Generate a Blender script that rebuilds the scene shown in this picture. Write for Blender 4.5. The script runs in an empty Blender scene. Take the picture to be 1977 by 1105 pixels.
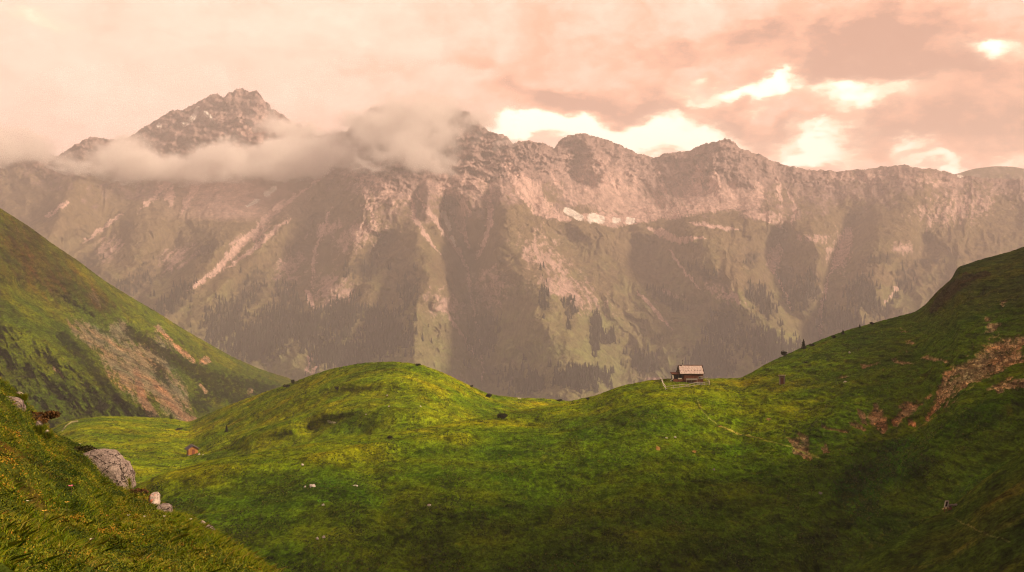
import bpy, math, random
import numpy as np
from mathutils import Vector, Matrix
R = math.radians
random.seed(7)
rng = np.random.default_rng(7)
S = bpy.context.scene
C = S.collection

# ------------------------------------------------------------------ camera
# The viewpoint is the origin; F, CU, CV give the view cone in units of the photograph's pixels
F, CU, CV = 1900.0, 988.5, 552.5
cd = bpy.data.cameras.new('camera'); cam = bpy.data.objects.new('camera', cd); C.objects.link(cam)
cam.location = (0, 0, 0); cam.rotation_euler = (R(90), 0, 0)
cd.sensor_width = 36; cd.lens = 36 * F / 1977.0
cd.clip_start = 0.1; cd.clip_end = 40000
S.camera = cam
# ------------------------------------------------------------------ light
SUN_AZ, SUN_EL = 108.0, 27.0            # degrees right of the view direction, above the horizon
EXPOSURE = 0.35
sd = bpy.data.lights.new('sun', 'SUN'); sun = bpy.data.objects.new('sun', sd); C.objects.link(sun)
sd.energy = 5.0; sd.angle = R(9); sd.color = (1.0, 0.75, 0.52)
sv = Vector((math.sin(R(SUN_AZ)) * math.cos(R(SUN_EL)), math.cos(R(SUN_AZ)) * math.cos(R(SUN_EL)), math.sin(R(SUN_EL))))
sun.rotation_euler = sv.to_track_quat('Z', 'Y').to_euler()
vs = S.view_settings
vs.view_transform = 'Standard'; vs.look = 'None'; vs.exposure = EXPOSURE; vs.gamma = 1; vs.use_curve_mapping = False
S.cycles.volume_bounces = 12
S.cycles.max_bounces = 14; S.cycles.diffuse_bounces = 2; S.cycles.glossy_bounces = 1; S.cycles.transparent_max_bounces = 8
S.cycles.use_denoising = True; S.cycles.filter_width = 1.1
try: S.cycles.denoising_prefilter = 'FAST'
except Exception: pass

# ------------------------------------------------------------------ node helper
class NT:
    def __init__(s, nt): s.nt = nt; s.n = nt.nodes; s.l = nt.links
    def new(s, t, **k):
        n = s.n.new(t)
        for a, b in k.items(): setattr(n, a, b)
        return n
    def put(s, node, inp, val):
        if val is None: return
        i = node.inputs[inp]
        if hasattr(val, 'is_linked') or hasattr(val, 'links'): s.l.new(val, i)
        else: i.default_value = val
    def math(s, op, a, b=None, c=None, clamp=False):
        n = s.new('ShaderNodeMath', operation=op, use_clamp=clamp)
        s.put(n, 0, a); s.put(n, 1, b)
        if c is not None: s.put(n, 2, c)
        return n.outputs[0]
    def vmath(s, op, a, b=None):
        n = s.new('ShaderNodeVectorMath', operation=op)
        s.put(n, 0, a)
        if b is not None: s.put(n, 1, b)
        return n.outputs['Value'] if op in ('LENGTH', 'DOT_PRODUCT') else n.outputs[0]
    def mix(s, f, a, b, mode='MIX'):
        n = s.new('ShaderNodeMix', data_type='RGBA', blend_type=mode)
        s.put(n, 0, f); s.put(n, 6, a); s.put(n, 7, b)
        return n.outputs[2]
    def noise(s, vec, scale, detail=4, rough=0.55, dim='3D', dist=0.0):
        n = s.new('ShaderNodeTexNoise', noise_dimensions=dim)
        s.put(n, 'Vector', vec); n.inputs['Scale'].default_value = scale
        n.inputs['Detail'].default_value = detail; n.inputs['Roughness'].default_value = rough
        n.inputs['Distortion'].default_value = dist
        return n.outputs['Fac'], n.outputs['Color']
    def ramp(s, f, stops, interp='LINEAR'):
        n = s.new('ShaderNodeValToRGB'); s.put(n, 0, f)
        cr = n.color_ramp; cr.interpolation = interp
        while len(cr.elements) < len(stops): cr.elements.new(0.5)
        for e, (p, c) in zip(cr.elements, stops):
            e.position = p; e.color = c if len(c) == 4 else (*c, 1)
        return n.outputs[0]
    def maprange(s, v, a, b, c=0.0, d=1.0, smooth=False):
        n = s.new('ShaderNodeMapRange', interpolation_type='SMOOTHSTEP' if smooth else 'LINEAR')
        s.put(n, 0, v)
        for i, x in zip((1, 2, 3, 4), (a, b, c, d)): n.inputs[i].default_value = x
        return n.outputs[0]

# ------------------------------------------------------------------ sky (world)
W = bpy.data.worlds.new('World'); S.world = W; W.use_nodes = True
def build_sky():
    t = NT(W.node_tree); t.n.clear()
    out = t.new('ShaderNodeOutputWorld'); bg = t.new('ShaderNodeBackground'); bg.inputs[1].default_value = 0.1
    t.l.new(bg.outputs[0], out.inputs[0])
    sky = t.new('ShaderNodeTexSky', sky_type='NISHITA'); sky.sun_disc = False
    sky.sun_elevation = R(SUN_EL); sky.sun_rotation = R(SUN_AZ)
    g = t.new('ShaderNodeTexCoord').outputs['Generated']
    sep = t.new('ShaderNodeSeparateXYZ'); t.l.new(g, sep.inputs[0])
    x, y, z = sep.outputs
    az = t.math('ARCTAN2', x, y)
    el = t.math('ARCSINE', z)
    # cloud coordinates: azimuth and height over the horizon in thousandths of a radian
    A = t.math('MULTIPLY', az, 1000.0); E = t.math('MULTIPLY', el, 1000.0)
    comb = t.new('ShaderNodeCombineXYZ'); t.put(comb, 0, A); t.put(comb, 1, t.math('MULTIPLY', E, 1.9)); P = comb.outputs[0]
    _, wc = t.noise(P, 0.012, 5, 0.6)
    _, wc2 = t.noise(P, 0.0035, 3, 0.5)
    def centred(c, k):
        v = t.vmath('SUBTRACT', c, (0.5, 0.5, 0.5)); n = t.new('ShaderNodeVectorMath', operation='SCALE')
        t.put(n, 0, v); n.inputs[3].default_value = k; return n.outputs[0]
    flat = t.new('ShaderNodeCombineXYZ'); t.put(flat, 0, A); t.put(flat, 1, E)
    Q = t.vmath('ADD', t.vmath('ADD', flat.outputs[0], centred(wc, 95)), centred(wc2, 60))
    def blobs(lst):
        tot = None
        for (u, v, ru, rv, s) in lst:
            a0 = math.atan((u - CU) / F) * 1000; h = math.hypot(F, u - CU); e0 = math.atan((CV - v) / h) * 1000
            d = t.vmath('SUBTRACT', Q, (a0, e0, 0)); d = t.vmath('MULTIPLY', d, (F / ru / 1000, F / rv / 1000, 0))
            r2 = t.vmath('DOT_PRODUCT', d, d)
            w = t.math('MULTIPLY', t.math('EXPONENT', t.math('MULTIPLY', r2, -1.0)), s)
            tot = w if tot is None else t.math('ADD', tot, w)
        return tot
    dark = blobs([(1130, 205, 200, 30, .75), (1240, 222, 70, 22, .45), (1040, 175, 120, 22, .4), (1380, 235, 70, 26, .7), (1520, 262, 150, 26, .65),
                  (1650, 125, 150, 28, .8), (1720, 70, 260, 30, .6), (1450, 60, 260, 24, .35), (1850, 255, 150, 50, .5), (1830, 150, 120, 26, .6),
                  (1250, 100, 160, 20, .35), (600, 120, 150, 14, .22), (60, 190, 60, 60, .25), (250, 60, 200, 12, .15), (1680, 290, 120, 25, .35),
                  (880, 120, 160, 14, .25), (1400, 150, 60, 14, .3), (2150, 200, 200, 90, .5)])
    lite = blobs([(1000, 262, 42, 18, 1.2), (1060, 268, 70, 18, 1.2), (1130, 262, 70, 16, 1.2), (1215, 272, 70, 20, 1.3), (1290, 268, 60, 26, 1.3), (1345, 285, 70, 14, .9), (1330, 235, 22, 20, .7),
                  (1430, 165, 62, 13, 1.2), (1510, 152, 34, 15, 1.1), (1478, 180, 30, 10, .9), (1345, 184, 30, 9, .6), (1605, 172, 30, 18, .8),
                  (1640, 208, 34, 20, .6), (1565, 300, 60, 24, 1.1), (1600, 280, 34, 20, .7), (1540, 322, 80, 9, .9), (1705, 190, 40, 20, .45),
                  (1755, 297, 20, 16, .8), (1845, 328, 90, 9, 1.1), (1915, 100, 26, 16, .5), (1950, 70, 26, 12, .5), (1935, 85, 60, 12, .3), (1745, 170, 40, 14, .3),
                  (2120, 300, 120, 14, .8), (60, 40, 50, 14, .25)])
    n1, _ = t.noise(Q, 0.006, 6, 0.58); n2, _ = t.noise(P, 0.016, 6, 0.6)
    side = t.maprange(A, -450, 250, 0.0, 1.0, True)                     # cloud cover grows more ragged towards the opening at the right
    f = t.math('ADD', t.math('MULTIPLY', dark, t.maprange(n2, .3, .7, .65, 1.15)), t.math('MULTIPLY', t.math('SUBTRACT', n1, 0.5), 1.1))
    n5, _ = t.noise(Q, 0.022, 7, .62, dist=.4)
    f = t.math('ADD', f, t.math('ADD', t.math('MULTIPLY', t.math('SUBTRACT', n2, .5), .8), t.math('MULTIPLY', t.math('SUBTRACT', n5, .5), 1.0)))
    f = t.math('MULTIPLY', f, t.maprange(side, 0, 1, .5, 1.0))
    f = t.math('ADD', f, t.maprange(side, 0, 1, .12, .42), clamp=True)
    col = t.ramp(f, [(0.0, (1.03, .70, .55)), (.3, (.93, .55, .41)), (.6, (.80, .38, .235)), (1.0, (.44, .215, .145))])
    l2 = t.math('MULTIPLY', lite, t.maprange(n2, .35, .65, .55, 1.35))
    n3, _ = t.noise(Q, 0.035, 6, .65)
    l2 = t.math('MULTIPLY', l2, t.maprange(n3, .3, .7, .55, 1.45))
    hole = t.maprange(l2, 0.16, .95, 0.0, 1.0, True)
    col = t.mix(hole, col, (2.5, 2.4, 2.3, 1))
    rim = t.math('MULTIPLY', t.maprange(l2, 0.0, 0.35, 0, 1, False), 0.7)
    col = t.mix(rim, col, (1.35, .92, .62, 1))
    # unseen sky overhead and behind the viewer is dimmed to direct light and deepen shade
    front = t.maprange(y, -0.1, 0.8, .16, 1.0, True)
    high = t.maprange(E, 420, 1050, 1.0, .60, True)
    k = t.math('MULTIPLY', t.math('MULTIPLY', front, high), 13.0)
    kc = t.new('ShaderNodeVectorMath', operation='SCALE'); t.put(kc, 0, col); t.put(kc, 3, k)
    fin = t.mix(0.96, sky.outputs[0], kc.outputs[0])
    t.l.new(fin, bg.inputs[0])
build_sky()

# ------------------------------------------------------------------ numpy noise
_perm = rng.permutation(4096).astype(np.int32)
_ang = rng.random(4096) * 2 * math.pi
_gx, _gy = np.cos(_ang), np.sin(_ang)
def perlin(x, y, seed=0):
    xi = np.floor(x).astype(np.int64); yi = np.floor(y).astype(np.int64)
    xf = x - xi; yf = y - yi
    u = xf * xf * xf * (xf * (xf * 6 - 15) + 10); v = yf * yf * yf * (yf * (yf * 6 - 15) + 10)
    def g(ix, iy, dx, dy):
        h = _perm[(_perm[(ix + seed * 131) & 4095] + iy) & 4095]
        return _gx[h] * dx + _gy[h] * dy
    a = g(xi, yi, xf, yf); b = g(xi + 1, yi, xf - 1, yf); c = g(xi, yi + 1, xf, yf - 1); d = g(xi + 1, yi + 1, xf - 1, yf - 1)
    return (a + (b - a) * u + ((c + (d - c) * u) - (a + (b - a) * u)) * v) * 1.5
def fbm(x, y, oct=4, gain=.5, lac=2.03, seed=0):
    s = 0; a = 1; n = 0
    for i in range(oct):
        s = s + a * perlin(x, y, seed + i); n += a; a *= gain; x = x * lac + 13.7; y = y * lac + 7.1
    return s / n
def ridged(x, y, oct=4, gain=.5, lac=2.1, seed=0):
    s = 0; a = 1; n = 0
    for i in range(oct):
        s = s + a * (1 - 2 * np.abs(perlin(x, y, seed + i))); n += a; a *= gain; x = x * lac + 3.7; y = y * lac + 9.1
    return s / n
def sst(x, a, b):
    t = np.clip((x - a) / (b - a), 0, 1); return t * t * (3 - 2 * t)
def pdist(U, V, pts):
    """distance to a polyline and the position along it (0..1)"""
    best = np.full(U.shape, 1e9); al = np.zeros(U.shape)
    n = len(pts) - 1
    for i in range(n):
        (x0, y0), (x1, y1) = pts[i], pts[i + 1]
        dx, dy = x1 - x0, y1 - y0; L = dx * dx + dy * dy
        t = np.clip(((U - x0) * dx + (V - y0) * dy) / L, 0, 1)
        d = np.hypot(U - x0 - t * dx, V - y0 - t * dy)
        m = d < best; best = np.where(m, d, best); al = np.where(m, (i + t) / n, al)
    return best, al
def stroke(U, V, pts, w0, w1=None, taper=0):
    """soft band round a polyline, 1 in its middle"""
    w1 = w0 if w1 is None else w1
    out = np.zeros(U.shape); w = max(w0, w1) * 2.2
    xs = [p[0] for p in pts]; ys = [p[1] for p in pts]
    m = (U > min(xs) - w) & (U < max(xs) + w) & (V > min(ys) - w) & (V < max(ys) + w)
    if not m.any(): return out
    d, al = pdist(U[m], V[m], pts)
    ww = w0 + (w1 - w0) * al
    if taper: ww = ww * (1 - taper * (1 - np.clip(al / .25, 0, 1)) ) * (1 - taper * (1 - np.clip((1 - al) / .35, 0, 1)))
    out[m] = np.exp(-(d / ww) ** 2)
    return out
def ell(U, V, u, v, ru, rv, ang=0):
    c, s = math.cos(R(ang)), math.sin(R(ang))
    a = (U - u) * c + (V - v) * s; b = -(U - u) * s + (V - v) * c
    return np.exp(-(a / ru) ** 2 - (b / rv) ** 2)
def mixc(a, b, m): return a + (np.asarray(b) - a) * m[..., None]
def curve(pts):
    xs = np.array([p[0] for p in pts], float); ys = np.array([p[1] for p in pts], float)
    return lambda u: np.interp(u, xs, ys)
def smooth_curve(pts, w):
    f = curve(pts); k = np.linspace(-1, 1, 9)
    return lambda u: sum(f(u + w * a) for a in k) / 9

# ------------------------------------------------------------------ mesh helpers
def grid_mesh(name, X, Y, Z, col, mat, **attrs):
    r, c = X.shape
    me = bpy.data.meshes.new(name)
    co = np.stack([X, Y, Z], -1).reshape(-1, 3).astype(np.float32)
    i = np.arange(r * c).reshape(r, c)
    q = np.stack([i[:-1, :-1], i[1:, :-1], i[1:, 1:], i[:-1, 1:]], -1).reshape(-1, 4)
    me.vertices.add(len(co)); me.vertices.foreach_set('co', co.ravel())
    me.loops.add(q.size); me.loops.foreach_set('vertex_index', q.ravel().astype(np.int32))
    me.polygons.add(len(q)); me.polygons.foreach_set('loop_start', np.arange(0, q.size, 4, dtype=np.int32))
    me.update(calc_edges=True)
    me.polygons.foreach_set('use_smooth', np.ones(len(q), bool))
    a = me.color_attributes.new('tint', 'FLOAT_COLOR', 'POINT')
    a.data.foreach_set('color', np.concatenate([col, np.ones(col.shape[:-1] + (1,))], -1).reshape(-1).astype(np.float32))
    for k, v in attrs.items():
        b = me.attributes.new(k, 'FLOAT', 'POINT'); b.data.foreach_set('value', v.reshape(-1).astype(np.float32))
    me.materials.append(mat)
    o = bpy.data.objects.new(name, me); C.objects.link(o)
    return o
def soup(name, verts, faces_per, mat, col=None, parent=None):
    """many small polygons of one size: verts (n, k, 3)"""
    n, k, _ = verts.shape
    me = bpy.data.meshes.new(name)
    me.vertices.add(n * k); me.vertices.foreach_set('co', verts.reshape(-1).astype(np.float32))
    me.loops.add(n * k); me.loops.foreach_set('vertex_index', np.arange(n * k, dtype=np.int32))
    me.polygons.add(n); me.polygons.foreach_set('loop_start', np.arange(0, n * k, k, dtype=np.int32))
    me.update(calc_edges=True)
    if col is not None:
        a = me.color_attributes.new('tint', 'FLOAT_COLOR', 'POINT')
        cc = np.repeat(np.concatenate([col, np.ones((n, 1))], -1)[:, None, :], k, 1)
        a.data.foreach_set('color', cc.reshape(-1).astype(np.float32))
    me.materials.append(mat)
    o = bpy.data.objects.new(name, me); C.objects.link(o)
    if parent: o.parent = parent
    return o
class MB:
    """collects boxes, tubes and polygons into one mesh"""
    def __init__(s): s.v = []; s.f = []
    def poly(s, vs, fs):
        b = len(s.v); s.v += [tuple(p) for p in vs]; s.f += [tuple(b + i for i in f) for f in fs]
    def box(s, x0, x1, y0, y1, z0, z1, M=None):
        vs = [Vector(p) for p in ((x0, y0, z0), (x1, y0, z0), (x1, y1, z0), (x0, y1, z0), (x0, y0, z1), (x1, y0, z1), (x1, y1, z1), (x0, y1, z1))]
        if M: vs = [M @ p for p in vs]
        s.poly(vs, [(0, 3, 2, 1), (4, 5, 6, 7), (0, 1, 5, 4), (1, 2, 6, 5), (2, 3, 7, 6), (3, 0, 4, 7)])
    def beam(s, a, b, w, h=None):
        a, b = Vector(a), Vector(b); h = h or w; d = b - a; L = d.length
        q = d.to_track_quat('Z', 'Y' if abs(d.normalized().z) > .9 else 'X')
        M = Matrix.Translation(a) @ q.to_matrix().to_4x4()
        s.box(-w / 2, w / 2, -h / 2, h / 2, 0, L, M)
    def tube(s, pts, rs, n=7):
        rings = []
        for i, p in enumerate(pts):
            p = Vector(p); a = Vector(pts[max(i - 1, 0)]); b = Vector(pts[min(i + 1, len(pts) - 1)])
            q = (b - a).to_track_quat('Z', 'Y')
            rings.append([p + q @ Vector((math.cos(k * 2 * math.pi / n) * rs[i], math.sin(k * 2 * math.pi / n) * rs[i], 0)) for k in range(n)])
        vs = [p for r in rings for p in r]; fs = []
        for i in range(len(pts) - 1):
            for k in range(n):
                k2 = (k + 1) % n; fs.append((i * n + k, i * n + k2, (i + 1) * n + k2, (i + 1) * n + k))
        fs.append(tuple(range(n))[::-1]); fs.append(tuple((len(pts) - 1) * n + k for k in range(n)))
        s.poly(vs, fs)
    def build(s, name, mat, parent=None):
        me = bpy.data.meshes.new(name); me.from_pydata(s.v, [], s.f); me.update(); me.materials.append(mat)
        o = bpy.data.objects.new(name, me); C.objects.link(o)
        if parent: o.parent = parent
        return o
def tag(o, label=None, cat=None, group=None, kind=None):
    if label: o['label'] = label
    if cat: o['category'] = cat
    if group: o['group'] = group
    if kind: o['kind'] = kind
    return o
def empty(name, loc, rz=0):
    o = bpy.data.objects.new(name, None); C.objects.link(o); o.location = loc; o.rotation_euler = (0, 0, rz); o.empty_display_size = .2
    return o

# ------------------------------------------------------------------ materials
def principled(name, rough=.9, spec=.2):
    m = bpy.data.materials.new(name); m.use_nodes = True; t = NT(m.node_tree)
    b = t.n['Principled BSDF']; b.inputs['Roughness'].default_value = rough; b.inputs['Specular IOR Level'].default_value = spec
    return m, t, b
def attr(t, name, color=True):
    a = t.new('ShaderNodeAttribute'); a.attribute_name = name; return a.outputs['Color'] if color else a.outputs['Fac']
def scaled(t, v, s):
    m = t.new('ShaderNodeMapping'); t.put(m, 0, v); m.inputs['Scale'].default_value = s; return m.outputs[0]
def mat_mountain():
    m, t, b = principled('mountain_rock_and_turf', 1.0, 0.0)
    o = t.new('ShaderNodeTexCoord').outputs['Object']
    col = attr(t, 'tint')
    n1, _ = t.noise(scaled(t, o, (1, 1, .55)), 1 / 45, 6, .7)
    n2, _ = t.noise(scaled(t, o, (1, 1, .5)), 1 / 10, 4, .75)
    f = t.math('ADD', t.maprange(n1, .3, .7, .65, 1.35), t.maprange(n2, .3, .7, -.32, .32))
    k = t.new('ShaderNodeVectorMath', operation='SCALE'); t.put(k, 0, col); t.put(k, 3, f)
    t.l.new(k.outputs[0], b.inputs['Base Color'])
    bp = t.new('ShaderNodeBump'); bp.inputs['Strength'].default_value = 1; bp.inputs['Distance'].default_value = 13
    t.put(bp, 'Height', t.math('ADD', n1, t.math('MULTIPLY', n2, .5))); t.l.new(bp.outputs[0], b.inputs['Normal'])
    return m
def mat_turf(name, s=1.0, contour=1.0, bumpd=.5):
    m, t, b = principled(name, 1.0, 0.0)
    o = t.new('ShaderNodeTexCoord').outputs['Object']
    col = attr(t, 'tint')
    n1, c1 = t.noise(o, .055 / s, 5, .62)
    n2, _ = t.noise(scaled(t, o, (1, .5, 1)), .6 / s, 6, .74)
    n5, _ = t.noise(scaled(t, o, (1, .45, 1)), .33 / s, 3, .6)
    n3, _ = t.noise(scaled(t, o, (.10, .10, 1.5)), .75 / s, 4, .6, dist=.6)      # cattle terraces follow the contour
    n4, _ = t.noise(o, .16 / s, 4, .65)
    hue = t.ramp(n1, [(.3, (.60, 1.0, .8)), (.5, (1.05, 1.28, 1)), (.68, (1.6, 1.45, .95))])
    col = t.mix(1.0, col, hue, 'MULTIPLY')
    f = t.math('ADD', t.maprange(n2, .34, .66, .5, 1.5), t.maprange(n3, .32, .68, -.34 * contour, .34 * contour))
    n6, _ = t.noise(scaled(t, o, (1, .45, 1)), 2.1 / s, 3, .7)
    f = t.math('MULTIPLY', f, t.maprange(n6, .33, .67, .55, 1.45))
    f = t.math('MULTIPLY', f, t.maprange(n5, .34, .46, .55, 1.05, True))
    f = t.math('MULTIPLY', f, t.maprange(n4, .36, .5, .78, 1.04, True))
    k = t.new('ShaderNodeVectorMath', operation='SCALE'); t.put(k, 0, col); t.put(k, 3, f)
    t.l.new(k.outputs[0], b.inputs['Base Color'])
    bp = t.new('ShaderNodeBump'); bp.inputs['Strength'].default_value = 1; bp.inputs['Distance'].default_value = bumpd
    h = t.math('ADD', n2, t.math('MULTIPLY', n3, .9 * contour)); t.put(bp, 'Height', h); t.l.new(bp.outputs[0], b.inputs['Normal'])
    return m
def mat_tint(name, rough=.8, trans=0.0, jitter=None):
    m, t, b = principled(name, rough, .2)
    col = attr(t, 'tint')
    if jitter:
        o = t.new('ShaderNodeTexCoord').outputs['Object']; n, _ = t.noise(o, jitter, 3, .6)
        k = t.new('ShaderNodeVectorMath', operation='SCALE'); t.put(k, 0, col); t.put(k, 3, t.maprange(n, .3, .7, .6, 1.4)); col = k.outputs[0]
    t.l.new(col, b.inputs['Base Color'])
    if trans:
        tr = t.new('ShaderNodeBsdfTranslucent'); t.put(tr, 0, col); mx = t.new('ShaderNodeMixShader'); mx.inputs[0].default_value = trans
        out = t.n['Material Output']; t.l.new(b.outputs[0], mx.inputs[1]); t.l.new(tr.outputs[0], mx.inputs[2]); t.l.new(mx.outputs[0], out.inputs[0])
    return m
def mat_two(name, a, c, scale, rough=.85, bump=.0, stretch=(1, 1, 1), detail=5, lo=.35, hi=.65):
    m, t, b = principled(name, rough, .2)
    o = t.new('ShaderNodeTexCoord').outputs['Object']
    n, _ = t.noise(scaled(t, o, stretch), scale, detail, .65)
    t.l.new(t.ramp(n, [(lo, a), (hi, c)]), b.inputs['Base Color'])
    if bump:
        bp = t.new('ShaderNodeBump'); bp.inputs['Distance'].default_value = bump; t.put(bp, 'Height', n); t.l.new(bp.outputs[0], b.inputs['Normal'])
    return m
M_MTN = mat_mountain()
M_TURF = mat_turf('alpine_turf', 1.0, 1.0, .9)
M_HILL = mat_turf('steep_hill_turf', 3.2, .4, 3.0)
M_NEAR = mat_turf('near_turf', .12, .0, .06)

# ------------------------------------------------------------------ terrain sheets
class Sheet:
    """A stretch of terrain: for every bearing from the viewpoint its profile runs from the near foot (depth db) up to the crest
    (depth dt) and down again behind it. vt, vb: how high crest and foot stand, dt, db: how far away they are."""
    def __init__(s, us, rows, vt, dt, vb, db, p=1.0, soft=None, fade=.03):
        U = np.broadcast_to(us[None, :], (rows, len(us))).copy()
        T = np.linspace(0, 1, rows)[:, None]
        a, b = vt(us)[None, :], vb(us)[None, :]
        a0 = a if soft is None else soft(us)[None, :]       # the broad form under the crest's own small shapes
        s.V = a0 + (b - a0) * T + (a - a0) * np.exp(-T / fade); s.V[0] = a[0]; s.U = U; s.a0 = a0[0]; s.T = np.broadcast_to(T, U.shape)
        ka, kb = 1 / dt(us)[None, :], 1 / db(us)[None, :]
        s.K = ka + (kb - ka) * s.T ** p; s.D = 1 / s.K
        s.us = us; s.rows = rows; s.vt = a[0]; s.vb = b[0]
    def place(s):
        s.X = (s.U - CU) / F * s.D; s.Y = s.D.copy(); s.Z = (CV - s.V) / F * s.D
    def build(s, name, col, mat, back=24, reach=.35, fall=.55, **kw):
        # the far side of the crest
        j = (np.arange(back, 0, -1) / back)[:, None] ** 1.5
        y = s.Y[:1] * (1 + reach * j); x = (s.us[None, :] - CU) / F * y
        z = s.Z[:1] - fall * (y - s.Y[:1]) * np.clip(j * 6, .3, 1)
        z += fbm(x / (s.Y[:1].mean() * .03), y / (s.Y[:1].mean() * .03), 4, seed=90) * s.Y[:1].mean() * .004 * np.clip(j * 4, 0, 1)
        X = np.vstack([x, s.X]); Y = np.vstack([y, s.Y]); Z = np.vstack([z, s.Z])
        col = np.concatenate([np.repeat(col[:1], back, 0), col], 0)
        o = grid_mesh(name, X, Y, Z, np.clip(col, 0, 1), mat); tag(o, kind='structure')
        return o
    def at(s, u, v):
        i = int(np.clip(np.searchsorted(s.us, u), 1, len(s.us) - 1))
        j = int(np.argmin(np.abs(s.V[:, i] - v)))
        return Vector((s.X[j, i], s.Y[j, i], s.Z[j, i]))

# ---- far massif across the valley
def massif():
    sil = [(-900, 430), (-500, 380), (-200, 330), (0, 298), (36, 291), (60, 293), (85, 292), (101, 300), (112, 301), (127, 291), (145, 280), (159, 271), (174, 265), (192, 267),
           (217, 270), (246, 266), (268, 253), (315, 223), (333, 214), (353, 212), (384, 197), (409, 181), (420, 182), (431, 191), (441, 177), (449, 179),
           (458, 170), (470, 173), (481, 178), (496, 174), (505, 183), (512, 197), (521, 201), (523, 210), (540, 218), (554, 226), (565, 241), (579, 240), (586, 251),
           (597, 240), (602, 252), (610, 264), (630, 258), (644, 260), (664, 254), (679, 245), (681, 231), (688, 226), (705, 223), (709, 213), (718, 207),
           (760, 202), (800, 212), (840, 214), (880, 211), (905, 216), (922, 232), (942, 254), (970, 260), (983, 269), (990, 278), (1000, 273), (1020, 273), (1049, 277),
           (1070, 287), (1078, 275), (1096, 262), (1128, 257), (1146, 264), (1172, 269), (1208, 284), (1233, 297), (1262, 304), (1284, 296), (1334, 291),
           (1363, 277), (1387, 273), (1400, 267), (1412, 270), (1428, 285), (1461, 298), (1465, 296), (1477, 304), (1518, 320), (1566, 329), (1628, 330), (1668, 328), (1709, 322),
           (1746, 318), (1770, 325), (1794, 326), (1843, 336), (1892, 344), (1947, 346), (2100, 340), (2400, 300), (2900, 360)]
    us = np.concatenate([np.arange(-900, -20, 8.), np.arange(-20, 2000, 1.35), np.arange(2000, 2900, 8.)])
    f = curve(sil)
    rough = lambda u: f(u) + fbm(u / 14, u * 0 + 3.3, 4, .6, seed=5) * 3.2 * np.interp(u, [0, 300, 430, 700, 950, 1450, 1600, 1950], [1.2, .8, 1.6, 1.6, 1, 1, .35, .35])
    dt = smooth_curve([(-900, 5000), (174, 5100), (300, 5800), (500, 6000), (600, 5700), (700, 5000), (850, 4750), (960, 4700), (1080, 5050), (1250, 5200), (1400, 4950), (1550, 4900), (1950, 4750), (2900, 4600)], 60)
    vb = lambda u: np.full_like(u, 850.)
    db = smooth_curve([(-900, 2700), (300, 2850), (900, 2900), (1500, 2700), (2900, 2500)], 100)
    s = Sheet(us, 430, rough, dt, vb, db, 1.0, lambda u: sum(f(u + k) for k in range(-42, 43, 7)) / 13, .045)
    U, V, D = s.U, s.V, s.D
    edge = 1.0
    # run of the gullies: they lean outwards to either side of the central peaks
    lean = np.interp(U, [-900, 0, 450, 800, 950, 1100, 1400, 1947, 2900], [1.2, 1.1, .95, .35, -.1, -.45, -.45, .1, .3])
    Us = U + lean * (V - 300) + fbm(U / 160, V / 160, 2, seed=40) * 40
    n0 = fbm(U / 150, V / 120, 3, seed=39)
    rel = ridged(Us / 130, V / 300, 2, .5, seed=11) * 80 + ridged(Us / 52 + fbm(U / 50, V / 60, 3, seed=38) * 1.2, V / 150, 3, .55, seed=21) * 55 * sst(n0, -.5, .4) + fbm(U / 40, V / 32, 5, .52, seed=31) * (34 + 40 * sst(-V, -460, -330))
    spur = [([(690, 262), (600, 345), (520, 425), (440, 480), (340, 600), (300, 680)], 60, 260),
            ([(745, 320), (700, 430), (650, 560), (600, 700)], 55, 170), ([(830, 380), (800, 450), (830, 560), (800, 720)], 36, 150),
            ([(990, 300), (985, 420), (1010, 520), (1060, 640), (1100, 760)], 70, 260), ([(1078, 420), (1200, 445), (1320, 430), (1480, 425)], 30, 120),
            ([(1330, 440), (1400, 520), (1450, 600), (1500, 700)], 50, 150), ([(1560, 430), (1570, 520), (1560, 620)], 34, 120),
            ([(1760, 340), (1700, 470), (1660, 600)], 55, 130), ([(1400, 275), (1395, 360)], 26, 120), ([(1128, 262), (1150, 340)], 30, 110),
            ([(465, 180), (480, 300)], 40, 120), ([(174, 270), (120, 380), (60, 500)], 50, 200), ([(300, 440), (240, 520), (200, 600)], 40, 130)]
    gul = [([(870, 400), (905, 520), (912, 620), (935, 740)], 26, 220), ([(800, 370), (805, 420), (850, 490)], 12, 60), ([(945, 350), (945, 430), (915, 520)], 16, 90),
           ([(1505, 455), (1492, 520), (1545, 620), (1580, 690)], 22, 130), ([(1640, 430), (1600, 550), (1585, 650)], 24, 130), ([(1790, 470), (1730, 570), (1700, 640)], 22, 90),
           ([(520, 420), (420, 520), (350, 600), (320, 660)], 18, 110), ([(740, 470), (660, 580), (600, 690)], 20, 120), ([(430, 330), (450, 410)], 80, 160), ([(1100, 350), (1200, 400), (1400, 390)], 40, 170),
           ([(1210, 460), (1290, 560), (1400, 650)], 26, 80), ([(330, 470), (270, 560), (200, 640)], 20, 90)]
    for pts, w, a in spur: rel += stroke(U + n0 * 40, V, pts, w) * a * 1.5
    for pts, w, a in gul: rel -= stroke(U + n0 * 20, V, pts, w, w * 1.3) * a * 1.25
    peak = sst(-V, -400, -280) * np.interp(U, [0, 250, 1000, 1100, 1950], [.4, 1, 1, .6, .3])
    rel = rel * (1 - .6 * peak) + fbm(U / 30, V / 17, 5, .62, seed=32) * 230 * peak + ridged(U / 40 + V / 50, V / 22 - U / 90, 4, seed=37) * 85 * peak
    smooth_zone = np.clip(ell(U, V, 450, 385, 90, 50) * 1.4, 0, 1)
    cirq = np.clip(ell(U, V, 1180, 385, 110, 36, 12) + ell(U, V, 1400, 385, 110, 26), 0, 1)
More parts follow.
